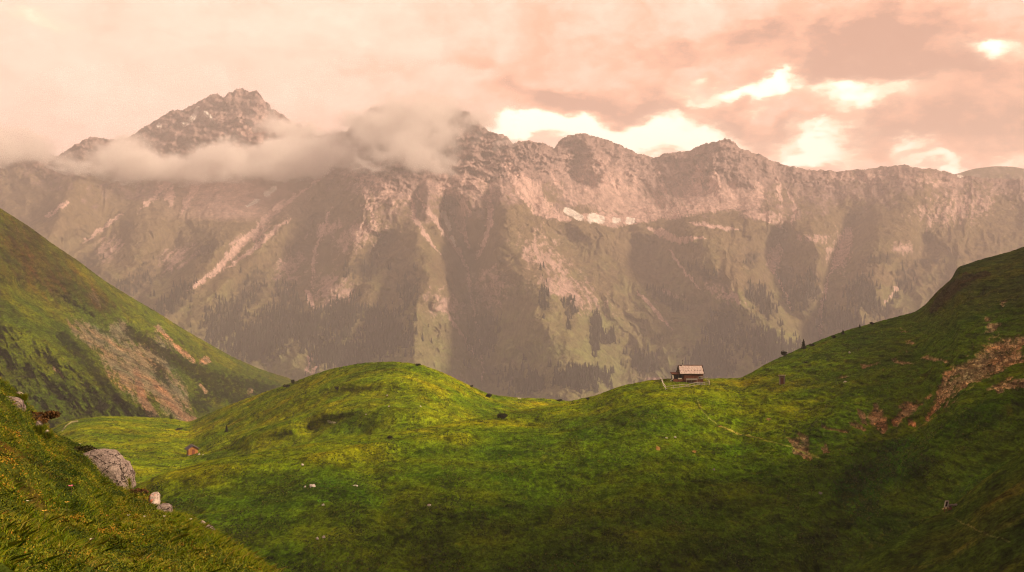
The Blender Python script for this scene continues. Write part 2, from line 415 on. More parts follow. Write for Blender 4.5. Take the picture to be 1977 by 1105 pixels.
    rel = rel * (1 - .75 * smooth_zone) * (1 - .55 * cirq)
    s.D = D - rel * edge
    s.place()
    s.Z += (fbm(s.X / 60, s.Y / 60, 4, .6, seed=51) * 14)
    # ---- what grows and lies where
    n1 = fbm(U / 70, V / 50, 5, .6, seed=61); n2 = fbm(Us / 9, V / 42, 4, .65, seed=62); n3 = fbm(U / 12, V / 9, 4, .65, seed=63)
    n4 = fbm(U / 3.2, V / 2.6, 3, .7, seed=64); n5 = fbm(Us / 3.5, V / 16, 3, .6, seed=65)
    rock = np.array((.34, .24, .225)); scree = np.array((.62, .44, .40)); turf = np.array((.19, .145, .085)); scrub = np.array((.045, .036, .028)); snow = np.array((1., .95, .9)); turf2 = np.array((.21, .225, .085))
    base = np.broadcast_to(turf, U.shape + (3,)).copy()
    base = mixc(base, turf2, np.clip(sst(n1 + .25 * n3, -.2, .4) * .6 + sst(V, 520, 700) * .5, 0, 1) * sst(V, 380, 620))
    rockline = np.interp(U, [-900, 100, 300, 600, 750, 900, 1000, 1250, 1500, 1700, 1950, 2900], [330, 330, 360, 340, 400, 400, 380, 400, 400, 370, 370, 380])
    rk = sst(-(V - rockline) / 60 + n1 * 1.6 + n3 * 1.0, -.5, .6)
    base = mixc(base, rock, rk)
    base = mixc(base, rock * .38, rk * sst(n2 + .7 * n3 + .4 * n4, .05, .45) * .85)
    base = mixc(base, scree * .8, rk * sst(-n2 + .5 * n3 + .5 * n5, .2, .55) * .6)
    # pale rubble in the gullies
    st = np.zeros(U.shape)
    for pts, a, b in [([(640, 330), (540, 400), (470, 465), (420, 520), (365, 560)], 4, 7), ([(560, 420), (490, 480), (430, 524)], 4, 3), ([(330, 340), (300, 380), (265, 410)], 5, 3), ([(385, 345), (350, 415)], 8, 4),
                      ([(325, 350), (330, 400)], 10, 7), ([(790, 365), (800, 420), (825, 460), (850, 492)], 4, 2.5), ([(805, 375), (850, 440), (890, 490), (905, 530)], 5, 3),
                      ([(905, 520), (908, 560), (925, 640), (935, 740)], 2.5, 2), ([(948, 345), (945, 430), (932, 480), (918, 505)], 6, 2.5), ([(895, 390), (880, 420)], 22, 14), ([(850, 340), (880, 400), (905, 480)], 16, 5),
                      ([(975, 300), (1000, 350), (1045, 400), (1100, 425)], 12, 17), ([(1000, 340), (1050, 390)], 10, 16), ([(1115, 340), (1160, 410)], 3, 4), ([(1060, 330), (1110, 400)], 3, 3), ([(1175, 330), (1205, 400)], 3.5, 4),
                      ([(1100, 415), (1190, 425), (1260, 412), (1330, 405), (1420, 400)], 12, 13), ([(1270, 330), (1290, 390)], 3, 5), ([(1230, 330), (1222, 400)], 3, 4), ([(1350, 320), (1335, 400)], 8, 15), ([(1380, 330), (1375, 400)], 8, 15),
                      ([(1410, 340), (1420, 395)], 5, 10), ([(1460, 350), (1465, 400)], 8, 12), ([(1500, 340), (1510, 400)], 3, 4), ([(1520, 365), (1535, 400), (1528, 440)], 3, 3), ([(1430, 410), (1480, 420), (1520, 445)], 5, 5),
                      ([(1250, 440), (1310, 465), (1360, 460)], 8, 4), ([(1330, 430), (1430, 445)], 4, 3), ([(1640, 440), (1625, 490), (1600, 530)], 15, 5), ([(1505, 470), (1490, 510), (1495, 530)], 14, 4), ([(1500, 530), (1530, 600)], 2.5, 2),
                      ([(1600, 530), (1585, 600), (1582, 650)], 3, 2.5), ([(1740, 545), (1705, 590)], 4, 2), ([(620, 690), (600, 730)], 3, 3), ([(600, 680), (590, 730)], 3, 3), ([(540, 500), (560, 540)], 4, 3), ([(590, 560), (610, 600)], 6, 3),
                      ([(860, 600), (900, 660), (925, 700)], 3, 2), ([(640, 400), (610, 480), (600, 560)], 3, 3), ([(700, 350), (730, 460)], 3, 3), ([(240, 410), (160, 470)], 3, 3), ([(130, 390), (90, 420)], 4, 3), ([(1230, 560), (1300, 640)], 3, 2), ([(1290, 480), (1350, 560)], 2.5, 2)]:
        ww = 1 + .35 * n3
        st = np.maximum(st, stroke(U + n3 * 9 + n2 * 5, V + n3 * 4, pts, a * 1.3 + .6, b * 1.3 + .6, .8))
    st = sst(st * (.9 + n5 * .8 + n4 * .5 + n3 * .5), .33, .62)
    pale = np.zeros(U.shape)
    for u, v, a, b, g in [(690, 455, 75, 45, -25), (860, 590, 55, 45, 20), (640, 440, 60, 20, -20), (1620, 490, 34, 62, 15), (1492, 500, 22, 34, 10), (1850, 400, 120, 48, -15), (1300, 570, 40, 10, 20), (210, 480, 45, 30, -30),
                          (480, 460, 80, 22, -25), (730, 360, 90, 50, 30), (1480, 415, 60, 12, 10), (1570, 460, 60, 12, 5), (1740, 480, 40, 20, 0), (900, 350, 120, 60, 0), (560, 520, 60, 40, -30), (340, 500, 60, 30, -30),
                          (950, 560, 50, 60, 50), (1050, 500, 80, 60, 40), (1400, 570, 60, 20, 25), (1650, 340, 120, 18, 0), (1800, 350, 110, 18, 5), (1100, 560, 120, 40, 30), (1280, 740, 60, 10, 15), (640, 560, 60, 60, -60), (1150, 330, 150, 50, 10), (480, 260, 120, 60, 0)]:
        pale = np.maximum(pale, ell(U, V, u, v, a, b, g))
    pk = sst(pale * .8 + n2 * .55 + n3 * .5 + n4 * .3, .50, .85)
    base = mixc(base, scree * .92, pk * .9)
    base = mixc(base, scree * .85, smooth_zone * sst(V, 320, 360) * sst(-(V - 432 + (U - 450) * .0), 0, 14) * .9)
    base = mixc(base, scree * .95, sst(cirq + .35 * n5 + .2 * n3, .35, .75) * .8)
    # dwarf pine and forest
    dk = np.zeros(U.shape)
    for u, v, a, b, g in [(260, 545, 90, 26, -40), (330, 590, 110, 30, -42), (480, 560, 70, 34, -50), (520, 640, 130, 60, -30), (700, 515, 60, 34, -35), (660, 600, 60, 70, -30), (740, 640, 90, 60, 10), (600, 640, 60, 60, -40),
                          (790, 560, 30, 50, 0), (930, 650, 40, 70, 10), (895, 470, 16, 40, 10), (1052, 560, 14, 60, 5), (1100, 590, 17, 55, 4), (1048, 520, 14, 16, 0), (1165, 655, 34, 18, 10), (1150, 640, 14, 50, 0), (1010, 735, 70, 34, 10), (1110, 735, 80, 30, 0),
                          (1290, 580, 60, 16, 30), (1360, 530, 50, 16, 30), (1270, 565, 30, 14, 10), (1400, 630, 50, 50, 40), (1470, 580, 60, 26, 50), (1520, 545, 26, 60, -20), (1560, 560, 36, 60, 10), (1470, 670, 90, 40, 20), (1370, 700, 60, 50, 0), (1450, 500, 22, 30, 30),
                          (1660, 560, 30, 60, 30), (1750, 530, 26, 50, 30), (1700, 500, 60, 14, -10), (1790, 505, 40, 12, 0), (1690, 600, 40, 30, 30), (1240, 700, 40, 30, 20), (1620, 620, 60, 30, 0), (430, 620, 90, 50, -35), (400, 480, 60, 14, -30), (180, 500, 60, 20, -35), (560, 580, 40, 60, -40), (660, 690, 90, 40, 0)]:
        dk = np.maximum(dk, ell(U, V, u, v, a, b, g))
    dkm = sst(dk * .88 + n1 * .35 + n3 * .65 + n2 * .3 + n4 * .25, .50, .74) * (1 - .75 * pk)
    s.forest = dkm
    base = mixc(base, scrub, dkm * .78)
    base = mixc(base, scree * 1.05, np.clip(st, 0, 1) * .9)
    # old snow
    sn = np.zeros(U.shape)
    for pts, a, b in [([(382, 210), (372, 228), (356, 242)], 3.2, 3), ([(398, 219), (415, 237)], 3, 1.5), ([(305, 243), (309, 241)], 2, 2), ([(1092, 405), (1120, 420)], 4, 4), ([(1142, 422), (1160, 424)], 6, 5), ([(1145, 416), (1158, 428)], 4, 3),
                      ([(1186, 426), (1196, 426)], 4, 2.5), ([(1214, 426), (1221, 425)], 4.5, 3), ([(856, 412), (863, 428), (869, 444)], 4.5, 2.5), ([(872, 458), (879, 475)], 2.2, 1.6), ([(478, 398), (500, 386)], 2.5, 2), ([(515, 375), (530, 364)], 4, 3), ([(1850, 338), (1856, 339)], 2, 2), ([(1937, 336), (1944, 337)], 4, 3)]:
        sn = np.maximum(sn, stroke(U + n3 * 5, V + n3 * 3, pts, a * 1.35, b * 1.35))
    base = mixc(base, snow, sst(sn + n4 * .12, .25, .4))
    base *= (1 + .12 * n4 + .12 * n5)[..., None]
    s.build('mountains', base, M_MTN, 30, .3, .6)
    return s
MTN = massif()
def far_ridge():
    us = np.arange(1780., 2700, 3)
    s = Sheet(us, 40, smooth_curve([(1780, 350), (1843, 337), (1880, 326), (1920, 321), (1955, 322), (2000, 330), (2300, 350), (2700, 350)], 8), lambda u: u * 0 + 6400., lambda u: u * 0 + 420., lambda u: u * 0 + 5700.)
    s.D = s.D - ridged(s.U / 60, s.V / 60, 3, seed=3) * 120 * sst(s.T, 0, .2); s.place()
    n = fbm(s.U / 10, s.V / 8, 4, seed=4)
    col = mixc(np.broadcast_to(np.array((.14, .12, .06)), s.U.shape + (3,)).copy(), (.32, .25, .2), sst(n, 0, .4))
    s.build('distant_ridge', col, M_MTN, 8, .1)
far_ridge()

# ---- steep hill at the left
def left_hill():
    vt = smooth_curve([(-900, -60), (-300, 235), (0, 402), (27, 419), (60, 440), (100, 470), (150, 503), (200, 541), (250, 572), (300, 601), (350, 633), (400, 662), (450, 690), (500, 712), (530, 722), (560, 731), (575, 742), (600, 765), (640, 800), (700, 860)], 7)
    us = np.concatenate([np.arange(-900, -20, 6.), np.arange(-20, 700, 1.2)])
    tiny = lambda u: vt(u) + fbm(u / 6, u * 0, 3, seed=8) * 1.3
    dt = curve([(-900, 900), (0, 1000), (200, 1150), (400, 1350), (560, 1500), (700, 1550)])
    vb = lambda u: np.full_like(u, 900.); db = curve([(-900, 560), (0, 600), (300, 640), (560, 760), (700, 800)])
    s = Sheet(us, 420, tiny, dt, vb, db, 1.1, vt, .02)
    U, V = s.U, s.V
    e = sst(s.T, 0, .1)
    L = V - .62 * U                       # runs across the slope, parallel to the crest
    Q = U * .8 + V * .55
    rel = stroke(U, V, [(27, 640), (120, 690), (200, 740), (330, 810)], 45) * 45 - stroke(U, V, [(60, 560), (200, 640), (330, 720), (420, 800)], 38) * 50
    rel += ridged((U - .75 * V) / 46, (V + .4 * U) / 150, 4, .5, seed=14) * 10 * sst(L, 500, 620) + fbm(U / 40, V / 26, 5, .55, seed=15) * 14
    rel += stroke(U, V, [(150, 560), (300, 650), (450, 730)], 30) * 20
    s.D = s.D - rel * e; s.place()
    s.Z += fbm(s.X / 14, s.Y / 14, 4, .6, seed=16) * 2.0 * e
    n1 = fbm(U / 60 + 3, V / 40, 5, .6, seed=71); n2 = fbm((U - .55 * V) / 8, V / 34, 4, .6, seed=72); n3 = fbm(U / 7, V / 6, 4, .65, seed=73); n4 = fbm((U - 1.3 * V) / 26, (V + .6 * U) / 120, 4, .6, seed=74)
    n5 = fbm(U / 2.4, V / 2.2, 3, .7, seed=75)
    green = np.array((.070, .095, .004)); lime = np.array((.125, .15, .004)); brown = np.array((.060, .030, .010)); dark = np.array((.014, .018, .006)); soil = np.array((.17, .12, .095)); pink = np.array((.32, .20, .15))
    b = np.broadcast_to(green, U.shape + (3,)).copy()
    b = mixc(b, lime, np.clip(stroke(U, V, [(27, 560), (70, 600), (150, 600), (260, 620), (320, 640)], 30, 16) * .6 + stroke(U, V, [(27, 640), (80, 680), (110, 700)], 26) * .9 + stroke(U, V, [(150, 520), (300, 612), (450, 700)], 18, 12) * .8 + .5 * n4, 0, 1))
    b = mixc(b, brown, np.clip(np.maximum.reduce([ell(U, V, 40, 470, 50, 60), ell(U, V, 110, 540, 60, 40, 35), ell(U, V, 180, 575, 60, 28, 35), ell(U, V, 60, 520, 50, 40)]) * .95 + .9 * n2 + .5 * n3 - .15, 0, 1))
    b = mixc(b, pink * .6, sst(ell(U, V, 180, 570, 40, 14, 50) + ell(U, V, 40, 450, 20, 30) * .8 + n2 * .7 + n5 * .4, .75, 1.0) * .7)
    rock = np.maximum.reduce([ell(U, V, 250, 710, 90, 45, 50), ell(U, V, 330, 760, 60, 34, 60), ell(U, V, 180, 650, 60, 22, 30), ell(U, V, 290, 700, 50, 60, 40), stroke(U, V, [(230, 640), (290, 740), (360, 812)], 24, 16)])
    b = mixc(b, soil * 1.45, sst(rock * (.95 + n2 * 1.0 + n3 * .8 + n5 * .8), .34, .66) * .85)
    b = mixc(b, pink * .75, sst(np.maximum.reduce([stroke(U, V, [(262, 715), (275, 770), (300, 815)], 9, 16), stroke(U, V, [(300, 740), (340, 790), (370, 815)], 9, 16)]) + n2 * .3 + n5 * .3, .5, .8))
    dk = np.maximum.reduce([stroke(U, V, [(120, 650), (170, 700), (230, 780), (300, 810)], 14, 14), stroke(U, V, [(250, 640), (330, 690), (400, 730), (540, 760)], 16, 20), ell(U, V, 420, 750, 60, 30, 20), ell(U, V, 460, 770, 60, 20, 10), ell(U, V, 190, 770, 30, 16, 35), ell(U, V, 310, 720, 14, 40, -30), ell(U, V, 390, 780, 26, 26)])
    b = mixc(b, dark, sst(dk * (.85 + n3 * 1.3 + n5 * .8) + n1 * .2, .40, .66) * .9)
    b = mixc(b, dark, sst(n3 + .5 * n2, .5, .7) * sst(V, 560, 640) * .4)
    pk = np.maximum.reduce([stroke(U + n3 * 8, V + n2 * 8, [(303, 632), (330, 655)], 5, 6), stroke(U, V, [(338, 668), (372, 697)], 6, 7), ell(U, V, 397, 697, 15, 11), stroke(U, V, [(104, 712), (122, 728)], 4, 3), stroke(U, V, [(387, 745), (398, 757)], 4, 5), ell(U, V, 483, 755, 7, 7)])
    b = mixc(b, pink, sst(pk * (.85 + n3 * .9 + n5 * .8 + n2 * .5), .42, .62))
    b = b * (1 + .6 * n5 + .35 * n2 + .3 * n3)[..., None]
    b = mixc(b, brown * 1.4, sst(-V + 560, -60, 60) * .25) * np.array((.95, .85, .9))
    s.build('steep_hillside', b, M_HILL, 24, .35, .45)
    return s
HILL = left_hill()

# ---- meadow knoll behind
def knoll():
    vt = smooth_curve([(-900, 900), (0, 850), (90, 832), (125, 816), (160, 808), (210, 804), (260, 805), (330, 808), (365, 817), (400, 800), (430, 787), (480, 768), (550, 744), (600, 725), (640, 712), (700, 701), (760, 698), (810, 703), (850, 717), (900, 741), (945, 762), (1000, 768), (1060, 770), (1100, 775), (1200, 800), (1400, 830)], 12)
    us = np.concatenate([np.arange(-900, -20, 8.), np.arange(-20, 1400, 1.3)])
    tiny = lambda u: vt(u) + fbm(u / 9, u * 0 + 2, 3, seed=9) * .9
    dt = smooth_curve([(-900, 420), (150, 500), (365, 560), (550, 490), (750, 430), (945, 455), (1100, 500), (1400, 520)], 40)
    vb = lambda u: np.full_like(u, 1010.); db = curve([(-900, 200), (0, 215), (400, 225), (800, 230), (1400, 260)])
    s = Sheet(us, 380, tiny, dt, vb, db, .95, vt, .015)
    U, V = s.U, s.V; e = sst(s.T, 0, .15)
    rel = np.zeros(U.shape)
    for pts, w, a in [([(420, 800), (520, 785), (640, 745), (760, 735), (880, 760)], 16, 6), ([(480, 850), (600, 800), (720, 790), (880, 800), (1000, 790)], 18, 7), ([(150, 830), (230, 822), (330, 830)], 12, 6), ([(300, 870), (450, 840), (560, 820)], 18, 5)]: rel += stroke(U, V, pts, w) * a
    rel *= 1.7
    for pts, w, a in [([(440, 825), (560, 805), (680, 760), (800, 752)], 16, 8), ([(600, 830), (760, 780), (900, 800)], 12, 6), ([(250, 900), (400, 870), (560, 850), (700, 830)], 18, 6), ([(200, 850), (350, 850)], 14, 4)]: rel -= stroke(U, V, pts, w) * a
    s.D = s.D - rel * e; s.place()
    s.Z += (fbm(s.X / 45, s.Y / 45, 3, seed=17) * 2.2 + fbm(s.X / 12, s.Y / 12, 3, seed=18) * .55) * e + fbm(s.X / 2.4, s.Y / 6, 4, .62, seed=19) * .32
    n1 = fbm(s.X / 40, s.Y / 60, 4, seed=81); n2 = fbm(s.X / 7, s.Y / 12, 4, .6, seed=82); n3 = fbm(s.X / 1.5, s.Y / 2.5, 3, .7, seed=83)
    b = np.broadcast_to(np.array((.155, .185, .005)), U.shape + (3,)).copy()
    b = mixc(b, (.26, .25, .006), sst(n1, -.1, .4) * .8)
    b = mixc(b, (.07, .10, .006), sst(-n1 + .5 * n2, .1, .5) * .7)
    b = mixc(b, (.20, .13, .03), sst(n2 * .8 + stroke(U, V, [(790, 840), (850, 830), (900, 822)], 8) * .7, .42, .7) * .7)
    b = mixc(b, (.045, .05, .012), sst(n2 + n3 * .4, .4, .7) * .6)
    tr = stroke(U + n3 * 2, V, [(120, 832), (128, 822), (138, 815), (150, 813)], 1.5); b = mixc(b, (.5, .38, .26), sst(tr, .4, .7))
    b = mixc(b, (.62, .55, .46), sst(stroke(U, V, [(634, 816), (648, 818)], 3, 2) + stroke(U, V, [(1000, 769), (1006, 769)], 1) + n3 * .2, .5, .7))
    b = b * (1 + .3 * n3 + .15 * n2)[..., None]
    s.build('meadow_knoll', b, M_TURF, 20, .5, .4)
    return s
KNOLL = knoll()

# ---- hut ridge, bowl and right-hand slope
def bowl():
    vt = smooth_curve([(-900, 1150), (0, 1040), (200, 965), (262, 942), (320, 915), (400, 893), (500, 876), (640, 851), (780, 834), (900, 812), (1000, 793), (1060, 783), (1100, 775), (1150, 764), (1200, 745), (1250, 735), (1290, 731), (1370, 731), (1430, 730),
                       (1450, 720), (1480, 702), (1550, 670), (1600, 650), (1640, 636), (1700, 620), (1765, 603), (1785, 590), (1810, 562), (1838, 538), (1848, 516), (1862, 512), (1890, 502), (1947, 487), (2050, 450), (2300, 330), (2700, 120), (3600, -300)], 5)
    us = np.concatenate([np.arange(-900, 100, 10.), np.arange(100, 2000, 1.25), np.arange(2000, 3600, 10.)])
    tiny = lambda u: vt(u) + fbm(u / 7, u * 0 + 5, 3, seed=10) * 1.0
    dt = smooth_curve([(-900, 200), (300, 235), (640, 265), (900, 310), (1100, 362), (1250, 350), (1320, 352), (1430, 375), (1550, 420), (1770, 430), (1850, 430), (1947, 430), (2300, 400), (3600, 330)], 25)
    vb = lambda u: np.full_like(u, 1180.); db = smooth_curve([(-900, 120), (300, 140), (900, 152), (1500, 155), (1700, 148), (1977, 125), (2500, 110), (3600, 90)], 30)
    s = Sheet(us, 560, tiny, dt, vb, db, .92, vt, .012)
    U, V = s.U, s.V; e = sst(s.T, 0, .06)
    rel = np.zeros(U.shape)
    for pts, w, a in [([(300, 930), (480, 900), (700, 865), (900, 840)], 14, 7), ([(1790, 600), (1870, 560), (1960, 520)], 10, 7), ([(1947, 770), (1850, 790), (1800, 840), (1760, 900)], 26, 9), ([(1120, 830), (1320, 780), (1500, 770)], 40, 6), ([(850, 950), (1000, 900), (1150, 870)], 40, 4)]: rel += stroke(U, V, pts, w) * a
    for pts, w, a in [([(1950, 690), (1850, 745), (1790, 815), (1680, 900), (1640, 1000), (1600, 1105)], 46, 8), ([(1960, 870), (1880, 925), (1800, 990), (1700, 1060)], 40, 6), ([(1790, 620), (1850, 590), (1900, 565)], 9, 6), ([(1540, 870), (1640, 830), (1720, 830)], 18, 5), ([(700, 900), (760, 1000), (820, 1105)], 30, 4)]: rel -= stroke(U, V, pts, w) * a
    s.D = s.D - rel * e; s.place()
    right = sst(U, 1050, 1500)
    s.Z += (fbm(s.X / 38, s.Y / 38, 3, seed=24) * 1.5 + fbm(s.X / 11, s.Y / 11, 3, seed=25) * .55) * e
    s.Z += fbm(s.X / 2.4, s.Y / 5.5, 4, .62, seed=26) * (.34 + .14 * right) * np.clip(e + .4, 0, 1)
    s.Z += (fbm(s.X / 16 + s.Y / 30, s.Z / 1.1, 3, .6, seed=27) * .55 * right + fbm(s.X / 20, s.Y / 5, 4, .6, seed=28) * .35) * e
    ph = s.Z / 1.25 + fbm(s.X / 22, s.Y / 30, 3, seed=128) * 2.2
    s.Z += .34 * (1 - np.abs(np.sin(math.pi * ph))) ** 1.6 * sst(fbm(s.X / 18, s.Y / 26, 3, seed=129), -.25, .25) * np.clip(sst(U, 1350, 1600) + .45 * sst(V, 900, 1000), 0, 1) * e
    X, Y = s.X, s.Y
    n1 = fbm(X / 40, Y / 50, 4, seed=84); n2 = fbm(X / 6, Y / 8, 4, .6, seed=85); n3 = fbm(X / 1.3, Y / 1.8, 3, .7, seed=86); n4 = fbm(U / 40, V / 5, 4, .65, seed=87); n5 = fbm(U / 16, V / 3, 3, .6, seed=88)
    b = np.broadcast_to(np.array((.085, .13, .005)), U.shape + (3,)).copy()
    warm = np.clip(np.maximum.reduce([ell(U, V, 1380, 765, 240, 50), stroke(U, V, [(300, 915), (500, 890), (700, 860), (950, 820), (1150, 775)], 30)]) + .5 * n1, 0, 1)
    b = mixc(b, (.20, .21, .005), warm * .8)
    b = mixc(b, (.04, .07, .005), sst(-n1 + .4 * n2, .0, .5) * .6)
    shade = np.clip(sst(U, 1450, 1750) * sst(V, 560, 640) * .5 + sst(V, 880, 1080) * sst(U, 500, 1400) * .8 + .5 * n1, 0, 1)  # shade of the lower bowl and right slope, put into the turf colour
    b = mixc(b, (.034, .060, .004), shade * .75)
    b = mixc(b, (.12, .08, .015), sst(n4 + .3 * n2, .2, .6) * .5 * sst(U, 900, 1500))
    b = mixc(b, (.13, .085, .012), np.clip(ell(U, V, 1470, 740, 120, 14) * .5 + sst(n2 + .5 * n3, .3, .7) * .5, 0, 1) * .7)
    clf = sst(stroke(U, V, [(1800, 600), (1835, 560), (1870, 540), (1910, 530)], 16, 10, .5) + n2 * .4 + n3 * .2, .4, .7)
    s.Z += clf * (np.abs(n2) * 2.2 + n3 * .8); b = mixc(b, (.06, .035, .025), clf * .9)
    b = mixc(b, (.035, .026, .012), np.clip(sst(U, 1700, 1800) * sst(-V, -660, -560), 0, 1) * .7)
    # lush dock and nettle in the hollow
    lush = sst(np.maximum.reduce([ell(U, V, 1720, 905, 120, 36, -10), ell(U, V, 1660, 960, 60, 60, 20), ell(U, V, 1740, 860, 60, 16, -10)]) + n2 * .4, .35, .8)
    b = mixc(b, (.035, .10, .006), lush * .8)
    b = mixc(b, (.09, .20, .010), sst(ell(U, V, 1645, 972, 19, 13, -20) + ell(U, V, 1640, 990, 14, 8) * .7 + n3 * .2 + n2 * .2, .45, .7) * .9)
    b = mixc(b, (.12, .24, .010), sst(ell(U, V, 624, 972, 17, 5) + n3 * .15, .45, .65))
    s.lush = lush
    soil = np.array((.32, .16, .095)); pale = np.array((.78, .45, .28))
    sm = np.zeros(U.shape)
    for pts, a, c in [([(1980, 655), (1935, 675), (1905, 695), (1870, 708), (1830, 722)], 30, 14), ([(1980, 690), (1930, 700), (1880, 725), (1835, 745), (1815, 775), (1790, 810)], 18, 10), ([(1980, 735), (1930, 745), (1905, 752)], 12, 5), ([(1880, 735), (1850, 760), (1825, 790)], 4, 3),
                      ([(1830, 720), (1825, 740)], 10, 8), ([(1775, 780), (1745, 800), (1725, 820)], 13, 11), ([(1690, 785), (1695, 810), (1705, 830)], 10, 18), ([(1660, 795), (1672, 820)], 6, 8), ([(1585, 823), (1610, 832), (1640, 838)], 4, 3), ([(1640, 815), (1670, 835)], 9, 6),
                      ([(1525, 850), (1545, 865), (1560, 880)], 12, 15), ([(1545, 838), (1560, 860)], 8, 8), ([(1590, 865), (1600, 870)], 8, 6), ([(1755, 815), (1765, 822)], 5, 5), ([(1790, 770), (1800, 762)], 5, 4), ([(1700, 700), (1660, 706)], 3, 2), ([(1720, 694), (1760, 700)], 4, 3), ([(1640, 720), (1620, 724)], 2, 2),
                      ([(1900, 640), (1935, 630)], 5, 3), ([(1930, 585), (1945, 580)], 4, 3), ([(1740, 640), (1755, 642)], 3, 2), ([(1780, 690), (1830, 700)], 4, 4), ([(1900, 615), (1912, 625)], 6, 4), ([(1750, 665), (1765, 662)], 3, 2)]:
        sm = np.maximum(sm, stroke(U + n2 * 12, V + n2 * 7, pts, a * 1.1, c * 1.1, .6))
    n6 = fbm(U / 5, V / 2.6, 4, .7, seed=188); m = sst(sm * (1.0 + n5 * .8 + n3 * .6 + n2 * .6 + n6 * .5), .30, .62)
    s.Z -= m * (.45 + .9 * np.abs(n6) + .5 * n3)
    b = mixc(b, mixc(np.broadcast_to(soil, U.shape + (3,)).copy(), pale, sst(n3 + n5 + n6, -.1, .5) * np.clip(sst(U, 1780, 1850) + .55, 0, 1)), m * .93)
    small = sst(fbm(U / 9, V / 3.4, 3, .6, seed=89) + .25 * n3, .56, .66) * sst(U, 1500, 1650) * sst(V, 600, 650) * sst(-V, -860, -780) * .8
    b = mixc(b, soil, small)
    for (u, v) in [(1340, 868), (1270, 861), (1484, 806), (1390, 820)]: b = mixc(b, (.42, .22, .10), sst(ell(U, V, u, v, 6, 3) + n3 * .3, .45, .7))
    # footpaths
    pth = np.maximum(stroke(U, V + n3 * 1.2, [(1345, 775), (1360, 800), (1388, 820), (1430, 835), (1480, 850), (1520, 865), (1580, 882)], 1.8, 2.6), stroke(U, V + n3, [(1760, 835), (1790, 815), (1830, 785), (1880, 745)], 1.2) * .7)
    b = mixc(b, (.33, .27, .07), sst(pth, .4, .8) * np.clip(.65 + n2, .2, 1))
    b = mixc(b, (.42, .28, .18), sst(ell(U, V, 1828, 984, 12, 4, -10) + n3 * .2, .4, .7))
    b = b * (1 + .38 * n3 + .22 * n2)[..., None]
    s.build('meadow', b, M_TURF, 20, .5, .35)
    return s
BOWL = bowl()

# ---- near bank of the gully, bottom right, with an unseen rise added at the right to shade the hollow
def bank():
    vt = smooth_curve([(1300, 1400), (1500, 1210), (1640, 1108), (1720, 1052), (1800, 1003), (1835, 984), (1870, 955), (1900, 930), (1977, 872), (2200, 700), (2600, 330), (3200, -250), (4200, -900)], 12)
    us = np.concatenate([np.arange(1300, 2010, 1.8), np.arange(2010, 4200, 12.)])
    dt = curve([(1300, 120), (1640, 138), (1835, 150), (1977, 152), (2600, 150), (4200, 120)])
    vb = lambda u: vt(u) + 420; db = curve([(1300, 70), (1977, 72), (2600, 80), (4200, 60)])
    s = Sheet(us, 240, vt, dt, vb, db); U, V = s.U, s.V
    s.place(); e = sst(s.T, 0, .1)
    s.Z += fbm(s.X / 9, s.Y / 9, 4, .6, seed=33) * .5 * e + fbm(s.X / 1.2, s.Y / 1.5, 3, seed=34) * .16
    n1 = fbm(s.X / 12, s.Y / 12, 4, seed=35); n3 = fbm(s.X / .8, s.Y / 1.2, 3, .7, seed=36)
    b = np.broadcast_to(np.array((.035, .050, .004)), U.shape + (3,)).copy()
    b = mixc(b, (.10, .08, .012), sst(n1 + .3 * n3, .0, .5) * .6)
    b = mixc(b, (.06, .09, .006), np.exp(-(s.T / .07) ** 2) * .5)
    b = mixc(b, (.18, .15, .05), sst(stroke(U, V, [(1840, 1000), (1900, 1030), (1950, 1045)], 2) + n3 * .2, .5, .8) * .5)
    b = b * (1 + .4 * n3)[..., None]
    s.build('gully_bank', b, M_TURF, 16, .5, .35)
    return s
BANK = bank()

# ---- slope underfoot, bottom left
def near_slope():
    vt = smooth_curve([(-900, 330), (-400, 560), (-100, 690), (0, 738), (27, 755), (45, 778), (60, 792), (100, 838), (130, 852), (165, 872), (200, 915), (250, 950), (285, 958), (310, 978), (335, 988), (365, 1004), (400, 1024), (440, 1047), (480, 1074), (520, 1102), (600, 1160), (900, 1400)], 9)
    us = np.concatenate([np.arange(-900, -20, 8.), np.arange(-20, 700, 1.6), np.arange(700, 900, 8.)])
    dt = smooth_curve([(-900, 10), (-400, 14), (0, 20), (130, 24), (250, 22), (400, 18), (520, 15), (700, 11), (900, 8)], 20)
    vb = lambda u: np.maximum(vt(u) + 300, 1500); db = lambda u: u * 0 + 4.2
    s = Sheet(us, 300, vt, dt, vb, db, .95); U, V = s.U, s.V
    s.place(); e = sst(s.T, 0, .05)
    s.Z += fbm(s.X / 1.6, s.Y / 1.6, 4, .55, seed=43) * .46 * (e * .8 + .2) + fbm(s.X / .5, s.Y / .5, 3, seed=143) * .09 + fbm(s.X / .25, s.Y / .25, 3, seed=44) * .03
    n1 = fbm(s.X / 1.2, s.Y / 1.6, 4, seed=45); n3 = fbm(s.X / .12, s.Y / .15, 3, .7, seed=46)
    b = np.broadcast_to(np.array((.05, .055, .010)), U.shape + (3,)).copy()
    b = mixc(b, (.10, .055, .018), sst(n1, 0, .4) * .8); b = b * (1 + .4 * n3)[..., None]
    s.n1 = n1
    s.build('near_slope', b, M_NEAR, 20, .9, .5)
    return s
NEAR = near_slope()
# valley floor, out of sight behind the knoll
def valley():
    xs = np.linspace(-7600, 7600, 60); ys = np.linspace(300, 9300, 60); X, Y = np.meshgrid(xs, ys)
    Z = np.full(X.shape, -640.) + fbm(X / 900, Y / 900, 3, seed=2) * 40
    col = np.broadcast_to(np.array((.06, .08, .03)), X.shape + (3,)).copy()
    tag(grid_mesh('valley_floor', X, Y, Z, col, M_MTN), kind='structure')
valley()
